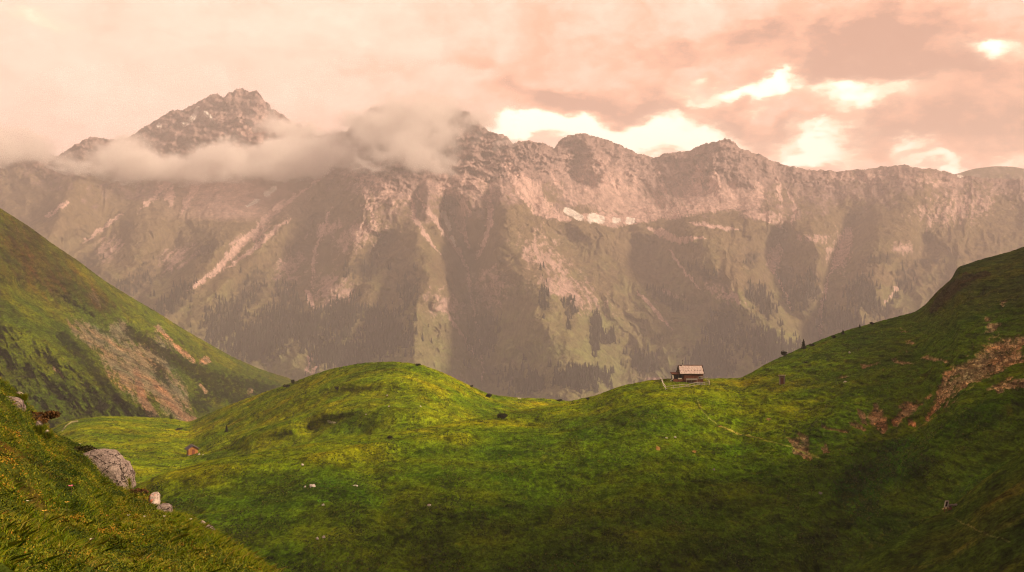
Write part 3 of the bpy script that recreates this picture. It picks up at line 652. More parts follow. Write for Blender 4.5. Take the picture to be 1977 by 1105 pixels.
#@@OBJECTS
# ------------------------------------------------------------------ mist clinging to the peaks
def cloud(name, label, lst, dens, seed):
    """lst: puffs as (u, v, ru, rv, weight, how far in front of the rock)"""
    c = []
    for (u, v, ru, rv, w, off) in lst:
        i = int(np.searchsorted(MTN.us, u)); vv = max(v, MTN.vt[i] + 4); j = int(np.argmin(np.abs(MTN.V[:, i] - vv)))
        d = MTN.Y[min(j + 6, MTN.rows - 1), i] - off
        c.append(((u - CU) / F * d, d, (CV - v) / F * d, ru / F * d, 190., rv / F * d, w))
    lo = [min(p[k] - 2.1 * p[k + 3] for p in c) for k in range(3)]; hi = [max(p[k] + 2.1 * p[k + 3] for p in c) for k in range(3)]
    mid = [(a + b) / 2 for a, b in zip(lo, hi)]; half = [(b - a) / 2 for a, b in zip(lo, hi)]
    m = bpy.data.materials.new(name + '_vapour'); m.use_nodes = True; t = NT(m.node_tree); t.n.clear()
    out = t.new('ShaderNodeOutputMaterial'); v = t.new('ShaderNodeVolumePrincipled')
    v.inputs['Color'].default_value = (1, .99, .985, 1); v.inputs['Anisotropy'].default_value = 0
    o = t.new('ShaderNodeTexCoord').outputs['Object']
    off = t.vmath('ADD', o, (seed * 311., 0, 0))
    _, wc = t.noise(off, 1 / 240, 6, .66)
    sc = t.new('ShaderNodeVectorMath', operation='SCALE'); t.put(sc, 0, t.vmath('SUBTRACT', wc, (.5, .5, .5))); sc.inputs[3].default_value = 430
    q = t.vmath('ADD', o, sc.outputs[0]); tot = None
    for (x, y, z, rx, ry, rz, w) in c:
        d = t.vmath('MULTIPLY', t.vmath('SUBTRACT', q, (x - mid[0], y - mid[1], z - mid[2])), (1 / rx, 1 / ry, 1 / rz))
        g = t.math('MULTIPLY', t.math('EXPONENT', t.math('MULTIPLY', t.vmath('DOT_PRODUCT', d, d), -1.0)), w)
        tot = g if tot is None else t.math('ADD', tot, g)
    n, _ = t.noise(scaled(t, off, (1, 1, 1.4)), 1 / 150, 7, .66)
    f = t.math('MULTIPLY', tot, t.maprange(n, .40, .60, .0, 2.3))
    t.put(v, 'Density', t.math('MULTIPLY', t.math('POWER', t.maprange(f, .12, 1.1, 0, 1), 1.5), dens)); t.l.new(v.outputs[0], out.inputs['Volume'])
    # an uneven closed hull round the vapour
    nu, nv = 48, 24; vs = []; fs = []
    for j in range(nv + 1):
        th = math.pi * j / nv
        for i in range(nu):
            ph = 2 * math.pi * i / nu; k = 1.0 + .06 * math.sin(3 * ph + seed) * math.sin(th) ** 2
            cx, cy, cz = math.sin(th) * math.cos(ph), math.sin(th) * math.sin(ph), math.cos(th)
            sq = lambda a: math.copysign(abs(a) ** .6, a)
            vs.append((sq(cx) * half[0] * k, sq(cy) * half[1] * k, sq(cz) * half[2] * k))
    for j in range(nv):
        for i in range(nu):
            a, b = j * nu + i, j * nu + (i + 1) % nu; fs.append((a, a + nu, b + nu, b))
    mb = MB(); mb.poly(vs, fs); ob = mb.build(name, m); ob.location = mid
    bm_fix(ob); tag(ob, label, None, None, 'stuff')
    return ob
def bm_fix(o):
    import bmesh
    bm = bmesh.new(); bm.from_mesh(o.data); bmesh.ops.remove_doubles(bm, verts=bm.verts, dist=.01); bmesh.ops.recalc_face_normals(bm, faces=bm.faces); bm.to_mesh(o.data); bm.free()
cloud('cloud', 'pale cloud bank lying across the left peak', [(215, 310, 34, 24, 1.3, 120), (265, 326, 50, 18, 1.6, 150), (330, 328, 60, 15, 1.7, 170), (400, 322, 50, 18, 1.5, 170), (460, 315, 46, 24, 1.8, 170),
      (530, 318, 60, 22, 1.8, 150), (590, 312, 40, 24, 1.7, 150), (622, 322, 24, 20, 1.6, 120), (480, 335, 110, 12, 1.1, 160), (135, 335, 34, 9, .8, 100), (560, 255, 50, 16, .7, 100), (505, 232, 30, 14, .45, 60), (590, 275, 40, 14, .9, 100), (640, 280, 30, 14, .8, 60), (250, 290, 30, 24, 1.1, 120), (150, 315, 50, 14, .7, 100), (540, 250, 40, 14, .6, 80)], .024, 1)
cloud('cloud', 'ragged cloud hanging over the middle summit', [(760, 212, 46, 16, .7, 60), (820, 208, 60, 14, .8, 60), (885, 212, 44, 14, .7, 60), (740, 250, 40, 22, .8, 100), (800, 245, 50, 22, 1.0, 120), (850, 270, 36, 20, .8, 120), (700, 285, 30, 16, .9, 120),
      (670, 300, 26, 12, .9, 120), (780, 300, 50, 14, .8, 120), (850, 315, 40, 12, 1.1, 140), (715, 332, 40, 8, 1.1, 120), (650, 310, 24, 16, .9, 120), (975, 275, 10, 18, .5, 40), (930, 235, 24, 14, .6, 60), (800, 240, 90, 26, .9, 140), (870, 240, 50, 20, .8, 120), (760, 285, 60, 22, .8, 140), (700, 250, 30, 26, .7, 100)], .013, 2)
cloud('cloud', 'faint cloud over the ridge at the far left', [(40, 280, 60, 20, 1.1, 100), (110, 300, 30, 10, .6, 80), (-20, 280, 60, 22, 1.2, 100), (70, 305, 30, 8, .6, 100)], .016, 3)

# ------------------------------------------------------------------ materials of the things
WOOD_DARK = mat_two('weathered_brown_boards', (.09, .032, .018), (.24, .09, .045), 3.0, .85, .02, (4, 4, .6))
WOOD_RED = mat_two('reddish_larch_boards', (.16, .05, .025), (.32, .12, .055), 2.5, .8, .02, (1, 1, 5))
WOOD_ORANGE = mat_two('orange_brown_planks', (.30, .11, .03), (.70, .32, .10), 1.6, .8, .02, (5, 5, .5))
WOOD_GREY = mat_two('silvery_grey_wood', (.26, .22, .18), (.52, .45, .38), 3.0, .85, .01, (2, 2, 8))
WOOD_BROWN = mat_two('brownish_grey_boards', (.14, .08, .06), (.36, .25, .20), 3.0, .85, .01, (5, 5, .6))
WOOD_PALE = mat_two('pale_bare_wood', (.60, .52, .42), (.82, .75, .65), 2.0, .7, .0)
SHINGLE = mat_two('sunbleached_shingles', (.42, .31, .27), (.92, .76, .68), 2.6, .8, .05, (1.2, 1, 1), 6, .36, .6)
SHINGLE_DARK = mat_two('dark_grey_shingles', (.07, .06, .075), (.17, .15, .18), 2.4, .75, .04)
GLASS = mat_two('dim_window_glass', (.02, .02, .025), (.05, .045, .05), .5, .15)
METAL = mat_two('dull_stove_pipe', (.06, .05, .05), (.14, .12, .11), 2., .5)
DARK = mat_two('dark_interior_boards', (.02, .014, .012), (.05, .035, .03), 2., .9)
STONE = mat_two('grey_field_stone', (.20, .18, .16), (.42, .38, .34), 2.2, .9, .05)
ROCK_PALE = mat_two('pale_limestone', (.42, .36, .31), (.86, .78, .70), 2.5, .9, .05)
ROCK_NEAR = mat_two('lichened_gneiss', (.10, .075, .065), (.52, .40, .34), 9, .9, .03, (1, 1, 1), 9, .36, .56)
BARK = mat_two('rough_bark', (.05, .035, .025), (.12, .085, .06), 4, .9, .02)
M_LEAF = mat_tint('needles_and_leaves', .75, .15)
M_BLADE = mat_tint('grass_blades_near', .6, .35)

# ------------------------------------------------------------------ mountain hut
def hut():
    p = BOWL.at(1338, 740); root = empty('mountain_hut', p + Vector((0, 0, -.15)))
    tag(root, 'mountain hut with bleached shingle roof and dark lean-to, inside the fence on the ridge', 'hut')
    f = MB(); f.box(-3.45, 3.45, -.12, 5.6, -1.6, .35); f.box(-7.1, -3.45, .5, 4.5, -1.6, .2); f.build('foundation', STONE, root)
    w = MB()
    L, Dp, H, RZ = 3.3, 5.5, 3.5, 5.85
    for k in range(14):                                   # squared logs, each course a little proud of the next
        o = .03 * (k % 2); w.box(-L - o, L + o, -o, .22, .35 + k * .225, .35 + (k + 1) * .225 - .02); w.box(-L - o, L + o, Dp - .22, Dp + o, .35 + k * .225, .35 + (k + 1) * .225 - .02)
        w.box(-L - .2 + o, -L + .22, .25, Dp - .25, .35 + k * .225 + .1, .35 + (k + 1) * .225 + .08); w.box(L - .22, L + .2 - o, .25, Dp - .25, .35 + k * .225 + .1, .35 + (k + 1) * .225 + .08)
    for x in (-L, L):                                     # gable triangles
        w.poly([(x, .2, H), (x, Dp - .2, H), (x, Dp / 2, RZ - .25), (x - .12, .2, H), (x - .12, Dp - .2, H), (x - .12, Dp / 2, RZ - .25)], [(0, 1, 2), (5, 4, 3), (0, 3, 4, 1), (1, 4, 5, 2), (2, 5, 3, 0)])
    wall = w.build('wall', WOOD_DARK, root)
    pn = MB(); pn.box(-L + .1, -.3, -.09, -.035, 1.75, 2.9); pn.box(-.25, 1.7, -.09, -.035, .5, 2.7); pn.build('board_panel', WOOD_RED, root)
    b = MB(); b.box(-2.7, 1.3, -1.0, -.55, 1.22, 1.32); b.box(-2.7, 1.3, -.58, -.5, 1.0, 1.65)
    for x in (-2.55, -.7, 1.15): b.box(x - .06, x + .06, -.95, -.6, -.3, 1.22)
    b.build('bench', WOOD_GREY, root)
    for (x0, x1, z0, z1) in ((1.95, 2.55, 1.5, 2.3), (2.75, 3.15, 1.55, 2.25)):
        fr = MB(); t = .09
        for q in ((x0 - t, x1 + t, z1, z1 + t), (x0 - t, x1 + t, z0 - t, z0), (x0 - t, x0, z0, z1), (x1, x1 + t, z0, z1)): fr.box(q[0], q[1], -.14, -.04, q[2], q[3])
        fo = fr.build('window', WOOD_PALE, root); g = MB(); g.box(x0, x1, -.08, -.05, z0, z1); g.build('pane', GLASS, fo)
    d = MB(); d.box(.25, 1.1, -.15, -.095, .4, 2.3); do = d.build('door', WOOD_DARK, root); h = MB(); h.box(.95, 1.0, -.22, -.155, 1.25, 1.45); h.build('handle', METAL, do)
    # roof: courses of shingles stepping up to the ridge
    r = MB(); y0, z0, yr, zr = -.7, 3.3, Dp / 2, RZ; n = 13
    for side in (0, 1):
        for k in range(n):
            a, bb = k / n, (k + 1.25) / n; bb = min(bb, 1)
            ya, yb = y0 + (yr - y0) * a, y0 + (yr - y0) * bb; za, zb = z0 + (zr - z0) * a, z0 + (zr - z0) * bb
            if side: ya, yb = Dp - ya, Dp - yb
            x = -4.75
            while x < 3.55:
                ww = random.uniform(.22, .42); x2 = min(x + ww, 3.55); j = random.uniform(-.03, .03); e = .07 + random.uniform(0, .03)
                r.poly([(x, ya, za + e), (x2 - .015, ya, za + e), (x2 - .015, yb, zb + .03 + j * .3), (x, yb, zb + .03 + j * .3), (x, ya, za - .02), (x2 - .015, ya, za - .02), (x2 - .015, yb, zb - .08), (x, yb, zb - .08)],
                       [(0, 1, 2, 3), (7, 6, 5, 4), (0, 4, 5, 1), (1, 5, 6, 2), (2, 6, 7, 3), (3, 7, 4, 0)]); x = x2
    roof = r.build('roof', SHINGLE, root)
    rb = MB(); rb.beam((-4.85, yr, zr + .12), (3.62, yr, zr + .12), .22, .14); rb.build('ridge_beam', WOOD_DARK, roof)
    for x in (-4.83, 3.6):
        g = MB(); g.beam((x, y0 - .05, z0 - .04), (x, yr, zr + .04), .08, .30); g.beam((x, Dp - y0 + .05, z0 - .04), (x, yr, zr + .04), .08, .30)
        g.build('bargeboard', DARK, roof)
    for k in range(9): e = MB(); e.beam((-4.5 + k * 1.0, y0 + .03, z0 - .12), (-4.5 + k * 1.0, .8, z0 + 1.15), .12, .14); e.build('rafter', WOOD_DARK, roof)
    c = MB(); c.box(-3.55, -3.15, 2.3, 2.7, RZ - .5, RZ + .35); ch = c.build('chimney', ROCK_PALE, roof)
    c = MB(); c.tube([(-3.35, 2.5, RZ + .35), (-3.35, 2.5, RZ + .95)], [.11, .11]); c.tube([(-3.35, 2.5, RZ + .9), (-3.35, 2.5, RZ + 1.1)], [.24, .05]); c.tube([(-3.35, 2.5, RZ + 1.1), (-3.35, 2.5, RZ + 1.75)], [.05, .04]); c.box(-3.45, -3.25, 2.4, 2.6, RZ + 1.7, RZ + 1.92); c.build('stove_pipe', METAL, roof)
    # lean-to
    l = empty('lean_to', (0, 0, 0)); l.parent = root
    a = MB()
    for k in range(6): a.box(-7.05, -3.5, .02 + .02 * (k % 2), .12, .2 + k * .21, .2 + (k + 1) * .21 - .02)
    a.build('low_wall', WOOD_RED, l)
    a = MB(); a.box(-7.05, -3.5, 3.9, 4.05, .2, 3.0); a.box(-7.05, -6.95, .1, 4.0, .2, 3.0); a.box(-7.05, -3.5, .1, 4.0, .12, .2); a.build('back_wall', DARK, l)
    for x in (-7.0, -5.2, -3.6): a = MB(); a.box(x - .08, x + .08, 0, .16, .2, 3.0); a.build('post', WOOD_DARK, l)
    a = MB(); a.poly([(-7.5, -.4, 3.05), (-3.3, -.4, 3.05), (-3.3, 4.3, 3.35), (-7.5, 4.3, 3.35), (-7.5, -.4, 3.2), (-3.3, -.4, 3.2), (-3.3, 4.3, 3.5), (-7.5, 4.3, 3.5)], [(0, 3, 2, 1), (4, 5, 6, 7), (0, 1, 5, 4), (1, 2, 6, 5), (2, 3, 7, 6), (3, 0, 4, 7)]); a.build('lean_to_roof', WOOD_DARK, l)
    a = MB(); a.box(-5.4, -4.1, -.06, .0, 1.35, 1.75); a.build('white_board', WOOD_PALE, l)
    # curved pale windbreak at the left end
    a = MB(); pts = [(-7.55, 2.9), (-7.2, 2.75), (-7.0, 2.3), (-6.95, 1.6), (-7.35, 1.2), (-7.9, .9), (-7.6, .5), (-7.3, .0), (-7.05, -.6)]
    for (x0, zz0), (x1, zz1) in zip(pts[:-1], pts[1:]): a.beam((x0 - .1, -.1, zz0), (x1 - .1, -.1, zz1), .12, .55)
    a.build('windbreak', WOOD_PALE, l)
hut()
def fence():
    px = [(1277, 736), (1280, 744), (1285, 752), (1299, 751), (1312, 750), (1322, 749), (1329, 748), (1340, 747), (1350, 746), (1360, 745), (1370, 743), (1368, 738), (1365, 734), (1361, 733)]
    P = [BOWL.at(*q) for q in px]; root = empty('paddock_fence', P[2]); tag(root, 'pale pole and rail fence round the mountain hut on the ridge', 'fence')
    o = root.location
    for k, p in enumerate(P):
        m = MB(); h = 1.15 + .1 * math.sin(k * 2.1); m.tube([p - o - Vector((0, 0, .4)), p - o + Vector((.03 * math.sin(k), 0, h))], [.09, .07], 6)
        m.build('post', WOOD_PALE if k < 3 or k > 9 else WOOD_GREY, root)
    for k in range(len(P) - 1):
        if k == 5: continue
        for z in ((.3, 1.02) if k > 1 else (.45, 1.05)):
            m = MB(); m.beam(P[k] - o + Vector((-.05, -.09, z + .04 * math.sin(k * 3 + z))), P[k + 1] - o + Vector((.05, -.09, z + .04 * math.cos(k * 5 + z))), .1, .09 if k > 1 else .16)
            m.build('rail', WOOD_PALE if k < 2 else WOOD_GREY, root)
    a, b = P[5] - o, P[6] - o; m = MB()
    for z in (.3, .95): m.beam(a + Vector((.15, -.1, z)), b + Vector((-.15, -.1, z)), .07)
    for t in (.15, .4, .65, .88): m.beam(a.lerp(b, t) + Vector((0, -.16, .2)), a.lerp(b, t) + Vector((0, -.16, 1.1)), .07)
    m.beam(a.lerp(b, .1) + Vector((0, -.22, .3)), a.lerp(b, .9) + Vector((0, -.22, .95)), .07); m.build('gate', WOOD_GREY, root)
fence()
def outhouse():
    p = BOWL.at(1510, 743); r = empty('outhouse', p, R(-8)); tag(r, 'narrow grey wooden outhouse alone on the grass right of the hut', 'outhouse')
    m = MB()
    for k in range(6): x = -.8 + k * .27; m.box(x, x + .25, -.02 * (k % 2), .06, -.4, 2.75)
    m.box(-.8, .82, .1, 1.5, -.4, 2.6); m.build('wall', WOOD_BROWN, r)
    m = MB()
    for x in (-.86, .78): m.box(x, x + .13, -.1, .04, -.5, 2.85)
    m.build('corner_post', WOOD_GREY, r)
    d = MB(); d.box(-.32, .36, -.09, -.03, .1, 2.1); do = d.build('door', WOOD_DARK, r); h = MB(); h.box(.22, .28, -.15, -.095, 1.0, 1.2); h.build('handle', METAL, do)
    m = MB(); m.poly([(-1.1, -.5, 2.95), (1.12, -.5, 2.95), (1.12, 1.8, 2.65), (-1.1, 1.8, 2.65), (-1.1, -.5, 3.12), (1.12, -.5, 3.12), (1.12, 1.8, 2.82), (-1.1, 1.8, 2.82)], [(0, 3, 2, 1), (4, 5, 6, 7), (0, 1, 5, 4), (1, 2, 6, 5), (2, 3, 7, 6), (3, 0, 4, 7)])
    m.build('roof', SHINGLE, r)
outhouse()
def shed():
    p = KNOLL.at(371, 882); r = empty('hay_shed', p + Vector((0, 0, .1)), R(28)); r.scale = (1.15, 1.15, 1.15); tag(r, 'small orange-brown hay shed with dark gable roof in the meadow hollow', 'shed')
    m = MB(); m.box(-1.5, 1.5, -1.7, 1.7, -.8, .12); m.build('foundation', STONE, r)
    m = MB(); n = 9
    for k in range(n):
        x = -1.45 + k * 2.9 / n; x2 = x + 2.9 / n - .02; o = .03 * (k % 2); hh = 2.0 + (1.45 - abs((x + x2) / 2)) * .62
        for s_ in (-1, 1): m.box(x, x2, s_ * 1.6 - .04 - o, s_ * 1.6 + .04 + o, .1, hh)
        y = -1.6 + k * 3.2 / n; y2 = y + 3.2 / n - .02
        for s_ in (-1, 1): m.box(s_ * 1.45 - .04 - o, s_ * 1.45 + .04 + o, y, y2, .1, 2.0)
    m.build('wall', WOOD_ORANGE, r)
    d = MB(); d.box(-.4, .45, -1.74, -1.69, .3, 1.8); do = d.build('door', WOOD_RED, r); h = MB(); h.box(.3, .36, -1.8, -1.745, 1.0, 1.15); h.build('handle', METAL, do)
    m = MB()
    for s_ in (-1, 1):
        for k in range(6):
            a, b = k / 6, min(1, (k + 1.2) / 6)
            xa, xb = s_ * 2.1 * (1 - a), s_ * 2.1 * (1 - b); za, zb = 1.72 + 1.3 * a, 1.72 + 1.3 * b
            m.poly([(xa, -2.2, za + .09), (xa, 2.1, za + .09), (xb, 2.1, zb + .05), (xb, -2.2, zb + .05), (xa, -2.2, za), (xa, 2.1, za), (xb, 2.1, zb - .04), (xb, -2.2, zb - .04)], [(0, 1, 2, 3), (7, 6, 5, 4), (0, 4, 5, 1), (1, 5, 6, 2), (2, 6, 7, 3), (3, 7, 4, 0)])
    m.build('roof', SHINGLE_DARK, r)
shed()
def trough():
    p = BANK.at(1836, 984); r = empty('water_trough', p + Vector((0, .3, 0)), R(6)); tag(r, 'hollowed log cattle trough with white framed spout stand at the dark gully edge', 'water trough')
    t = MB(); n = 12; L0, L1 = -.35, 1.7
    def ring(x, rr, z0): return [(x, math.cos(math.pi + k * math.pi / n) * rr, z0 + math.sin(math.pi + k * math.pi / n) * rr) for k in range(n + 1)]
    z0 = .72; A, B, Ci, Di = ring(L0, .30, z0), ring(L1, .28, z0), ring(L0 + .1, .22, z0), ring(L1 - .1, .20, z0); vs = A + B + Ci + Di; q = n + 1; fs = []
    for k in range(n): fs += [(k, k + 1, q + k + 1, q + k), (2 * q + k, 3 * q + k, 3 * q + k + 1, 2 * q + k + 1), (k, 2 * q + k, 2 * q + k + 1, k + 1), (q + k, q + k + 1, 3 * q + k + 1, 3 * q + k)]
    fs += [(0, q, 3 * q, 2 * q), (n, 2 * q + n, 3 * q + n, q + n)]; t.poly(vs, fs); t.build('trough', WOOD_GREY, r)
    m = MB(); m.poly([(L0 + .1, -.19, z0 - .05), (L1 - .1, -.17, z0 - .05), (L1 - .1, .17, z0 - .05), (L0 + .1, .19, z0 - .05)], [(0, 1, 2, 3)]); m.build('water', GLASS, r)
    for x in (0, 1.35): m = MB(); m.box(x - .12, x + .12, -.28, .28, -.4, .44); m.build('leg', WOOD_DARK, r)
    m = MB(); m.beam((L1 - .05, 0, .68), (2.35, .1, .88), .1); m.build('spout', WOOD_GREY, r)
    m = MB()
    for a, b in (((-.95, .35), (-.72, 1.28)), ((-.45, .35), (-.25, 1.28)), ((-.98, .38), (-.42, .38)), ((-.78, 1.24), (-.22, 1.24))): m.beam((a[0], 0, a[1]), (b[0], 0, b[1]), .12, .13)
    fr = m.build('frame', WOOD_PALE, r)
    m = MB(); m.poly([(-.92, .02, .4), (-.48, .02, .4), (-.28, .02, 1.22), (-.72, .02, 1.22), (-.92, .1, .4), (-.48, .1, .4), (-.28, .1, 1.22), (-.72, .1, 1.22)], [(0, 1, 2, 3), (7, 6, 5, 4), (0, 4, 5, 1), (1, 5, 6, 2), (2, 6, 7, 3), (3, 7, 4, 0)]); m.build('dark_hole', DARK, r)  # near-black sheet stands for the shade inside the framed hole
    m = MB()
    for x in (-.9, -.45): m.beam((x, .04, -.4), (x + .05, .04, .45), .1)
    m.build('stand_leg', WOOD_DARK, r)
trough()

# ------------------------------------------------------------------ trees and bushes
def crown_soup(name, root, n, fn, size, c0, c1, seed):
    g = np.random.default_rng(seed); P = fn(g, n); nn = len(P)
    a = g.normal(size=(nn, 3)); a /= np.linalg.norm(a, axis=1)[:, None]; b = np.cross(a, g.normal(size=(nn, 3))); b /= np.linalg.norm(b, axis=1)[:, None]
    sz = (size * g.uniform(.6, 1.4, nn))[:, None]
    V4 = np.stack([P - a * sz, P + b * sz * .6, P + a * sz, P - b * sz * .6], 1)
    k = g.random((nn, 1)); col = np.array(c0) + (np.array(c1) - np.array(c0)) * k
    return soup(name, V4, 4, M_LEAF, col, root)
def conifer(loc, h, w, label, seed, group='young conifers along the slope', n=1500):
    r = empty('conifer', loc); tag(r, label, 'tree', group)
    m = MB(); m.tube([(0, 0, -.5), (0, 0, h * .5), (0, 0, h * .97)], [w * .07, w * .045, .02], 6); m.build('trunk', BARK, r)
    def fn(g, n):
        t = g.random(n) ** 1.5; tier = (t * 9) % 1; z = .08 + t * .92
        rad = w / 2 * (1 - t) ** .85 * (1 - .45 * tier) * (1 + .3 * np.sin(g.integers(0, 7, n) * 2.1 + seed)); ph = g.random(n) * 6.283; q = g.random(n) ** .45
        return np.stack([np.cos(ph) * rad * q, np.sin(ph) * rad * q, z * h - rad * q * .25], 1)
    crown_soup('crown', r, n, fn, h * .035, (.010, .016, .006), (.035, .045, .012), seed)
def bush(loc, w, h, label, seed, group='dark bushes dotted over the meadow', n=1200, c=((.012, .016, .006), (.045, .05, .014))):
    r = empty('bush', loc); tag(r, label, 'bush', group); g0 = np.random.default_rng(seed)
    m = MB()
    for k in range(5): a = k * 1.3; m.tube([(0, 0, -.2), (math.cos(a) * w * .12, math.sin(a) * w * .12, h * .35), (math.cos(a) * w * .3, math.sin(a) * w * .3, h * .75)], [.05, .035, .015], 5)
    m.build('stem', BARK, r)
    cs = [(g0.uniform(-.33, .33) * w, g0.uniform(-.33, .33) * w, g0.uniform(.3, .68) * h, g0.uniform(.2, .34)) for _ in range(8)]
    def fn(g, n):
        i = g.integers(0, 8, n); d = g.normal(size=(n, 3)); d /= np.linalg.norm(d, axis=1)[:, None]; q = g.random(n) ** .33
        cc = np.array(cs)[i]; return cc[:, :3] + d * q[:, None] * cc[:, 3:] * np.array([w, w, h])
    crown_soup('foliage', r, n, fn, (w + h) * .03, c[0], c[1], seed)
def px(sh, u, v): return sh.at(u, v)
mpp = lambda p: p.y / F
for k, (sh, u, v, w, h, lab) in enumerate([(BOWL, 1551, 673, 13, 17, 'largest dark conifer on the right-hand skyline, above the outhouse'), (BOWL, 1627, 645, 8, 9, 'small pointed conifer on the right-hand skyline, second upslope of the largest'),
        (BOWL, 1660, 633, 5, 7, 'tiny conifer highest on the right-hand skyline'), (KNOLL, 437, 832, 8, 12, 'slim lone conifer on the meadow above the hay shed'), (KNOLL, 329, 808, 7, 9, 'small conifer below the scree foot of the left hillside')]):
    p = px(sh, u, v + 1); s_ = mpp(p); conifer(p, h * s_ * 1.1, w * s_ * 1.1, lab, 100 + k)
for k, (sh, u, v, w, h, lab) in enumerate([(BOWL, 1515, 688, 12, 11, 'round bush on the right-hand skyline, left of the largest conifer'), (BOWL, 968, 808, 17, 12, 'large round bush on the open meadow left of the hut ridge'), (KNOLL, 945, 767, 13, 8, 'low bush at the right foot of the meadow knoll'),
        (KNOLL, 650, 754, 7, 7, 'small round bush on the left flank of the knoll'), (KNOLL, 345, 833, 12, 5, 'flat bush beside the hollow under the left hillside'), (BOWL, 752, 848, 11, 6, 'low bush near the brown patch in mid meadow'),
        (KNOLL, 805, 705, 13, 4, 'flat dark bush lying on top of the knoll'), (KNOLL, 553, 747, 14, 6, 'wide bush on the skyline left of the knoll'), (KNOLL, 564, 741, 6, 8, 'upright small bush on the skyline left of the knoll, right of the wide one'),
        (KNOLL, 910, 747, 5, 4, 'tiny bush on the right skyline of the knoll'), (BOWL, 1567, 668, 9, 5, 'low shrub tight against the right of the largest conifer'), (BOWL, 1610, 652, 9, 5, 'low reddish shrub on the skyline between the two largest conifers'),
        (BOWL, 1683, 626, 9, 5, 'low shrub on the skyline upslope of the tiny conifer'), (HILL, 172, 798, 14, 6, 'flat dark bush at the foot of the left hillside'), (HILL, 198, 792, 20, 14, 'tall leafy bush at the foot of the left hillside'), (BOWL, 1133, 771, 6, 4, 'small bush on the saddle left of the hut'), (KNOLL, 1080, 774, 10, 4, 'low shrub on the saddle between knoll and hut ridge'), (BOWL, 1554, 702, 4, 3, 'tiny dark bush on the slope above the outhouse')]):
    p = px(sh, u, v + 1); s_ = mpp(p); bush(p, w * s_ * 1.1, h * s_ * 1.15, lab, 200 + k)

# ------------------------------------------------------------------ tussocks of the pasture
def tussocks(sh, n, u0, u1, v0, v1, name, label, seed, lush):
    g = np.random.default_rng(seed); ok = (sh.U > u0) & (sh.U < u1) & (sh.V > v0) & (sh.V < v1); ok[:4] = False
    j, i = np.nonzero(ok); X, Y = sh.X[j, i], sh.Y[j, i]
    w = np.clip(.25 + 1.6 * fbm(X / 9, Y / 16, 4, .6, seed=seed) + (2.5 * sh.lush[j, i] if lush else 0), .02, 4); w /= w.sum(); k = g.choice(len(j), n, p=w)
    P = np.stack([X[k], Y[k], sh.Z[j[k], i[k]] - .04], 1); sc = P[:, 1] / 300
    P[:, 0] += g.normal(size=n) * .3; P[:, 1] += g.normal(size=n) * .5
    h = g.uniform(.14, .36, n) * (.6 + .6 * sc); w_ = g.uniform(.10, .26, n) * (.6 + .6 * sc); T = []
    for a in range(5):
        ph = g.random(n) * 6.283; d = np.stack([np.cos(ph), np.sin(ph), 0 * ph], 1); q = np.stack([-np.sin(ph), np.cos(ph), 0 * ph], 1) * (w_ * .45)[:, None]
        T.append(np.stack([P - q, P + q, P + d * w_[:, None] + np.array([0, 0, 1]) * (h * g.uniform(.6, 1, n))[:, None]], 1))
    cg = np.array([(.020, .035, .004), (.055, .09, .005), (.12, .17, .006), (.24, .25, .012), (.22, .13, .04)]); kk = np.clip(1.2 + g.normal(size=n) * .9 + 2 * fbm(P[:, 0] / 14, P[:, 1] / 20, 3, seed=seed + 1), 0, 3.99); ii = kk.astype(int)
    c = np.tile(cg[ii] + (cg[ii + 1] - cg[ii]) * (kk - ii)[:, None], (5, 1))
    tag(soup(name, np.concatenate(T), 3, M_LEAF, c), label, None, None, 'stuff')
tussocks(BOWL, 52000, 60, 2010, 560, 1130, 'pasture_grass', 'tussocks and weeds of the pasture round the hut', 61, True)
tussocks(KNOLL, 16000, 60, 1150, 690, 960, 'knoll_grass', 'tussocks on the meadow knoll', 64, False)

# ------------------------------------------------------------------ stones
def pebble(name, loc, rx, ry, rz, mat, label, seed, group=None, parent=None, rough=.28, sub=3, sink=.3):
    import bmesh
    bm = bmesh.new(); bmesh.ops.create_icosphere(bm, subdivisions=sub, radius=1)
    co = np.array([v.co for v in bm.verts]); g = np.random.default_rng(seed); o = g.random(3) * 50
    d = fbm(co[:, 0] * 1.1 + o[0] + co[:, 2] * .7, co[:, 1] * 1.1 + o[1] - co[:, 2] * .5, 4, .55) * rough * 2.4
    for _ in range(7):                                   # chipped flat faces
        n = g.normal(size=3); n /= np.linalg.norm(n); lim = g.uniform(.62, .9); t = co @ n; co = co - np.outer(np.clip(t - lim, 0, None), n)
    co = co * (1 + d)[:, None] * np.array([rx, ry, rz])
    for v, c in zip(bm.verts, co): v.co = c
    me = bpy.data.meshes.new(name); bm.to_mesh(me); bm.free(); me.materials.append(mat)
    ob = bpy.data.objects.new(name, me); C.objects.link(ob); ob.location = Vector(loc) + Vector((0, 0, rz * (1 - sink * 2) * .5)); ob.rotation_euler = (0, 0, g.random() * 6)
    if label: tag(ob, label, 'rock', group)
    return ob
G_R = 'pale rocks scattered over the meadow'
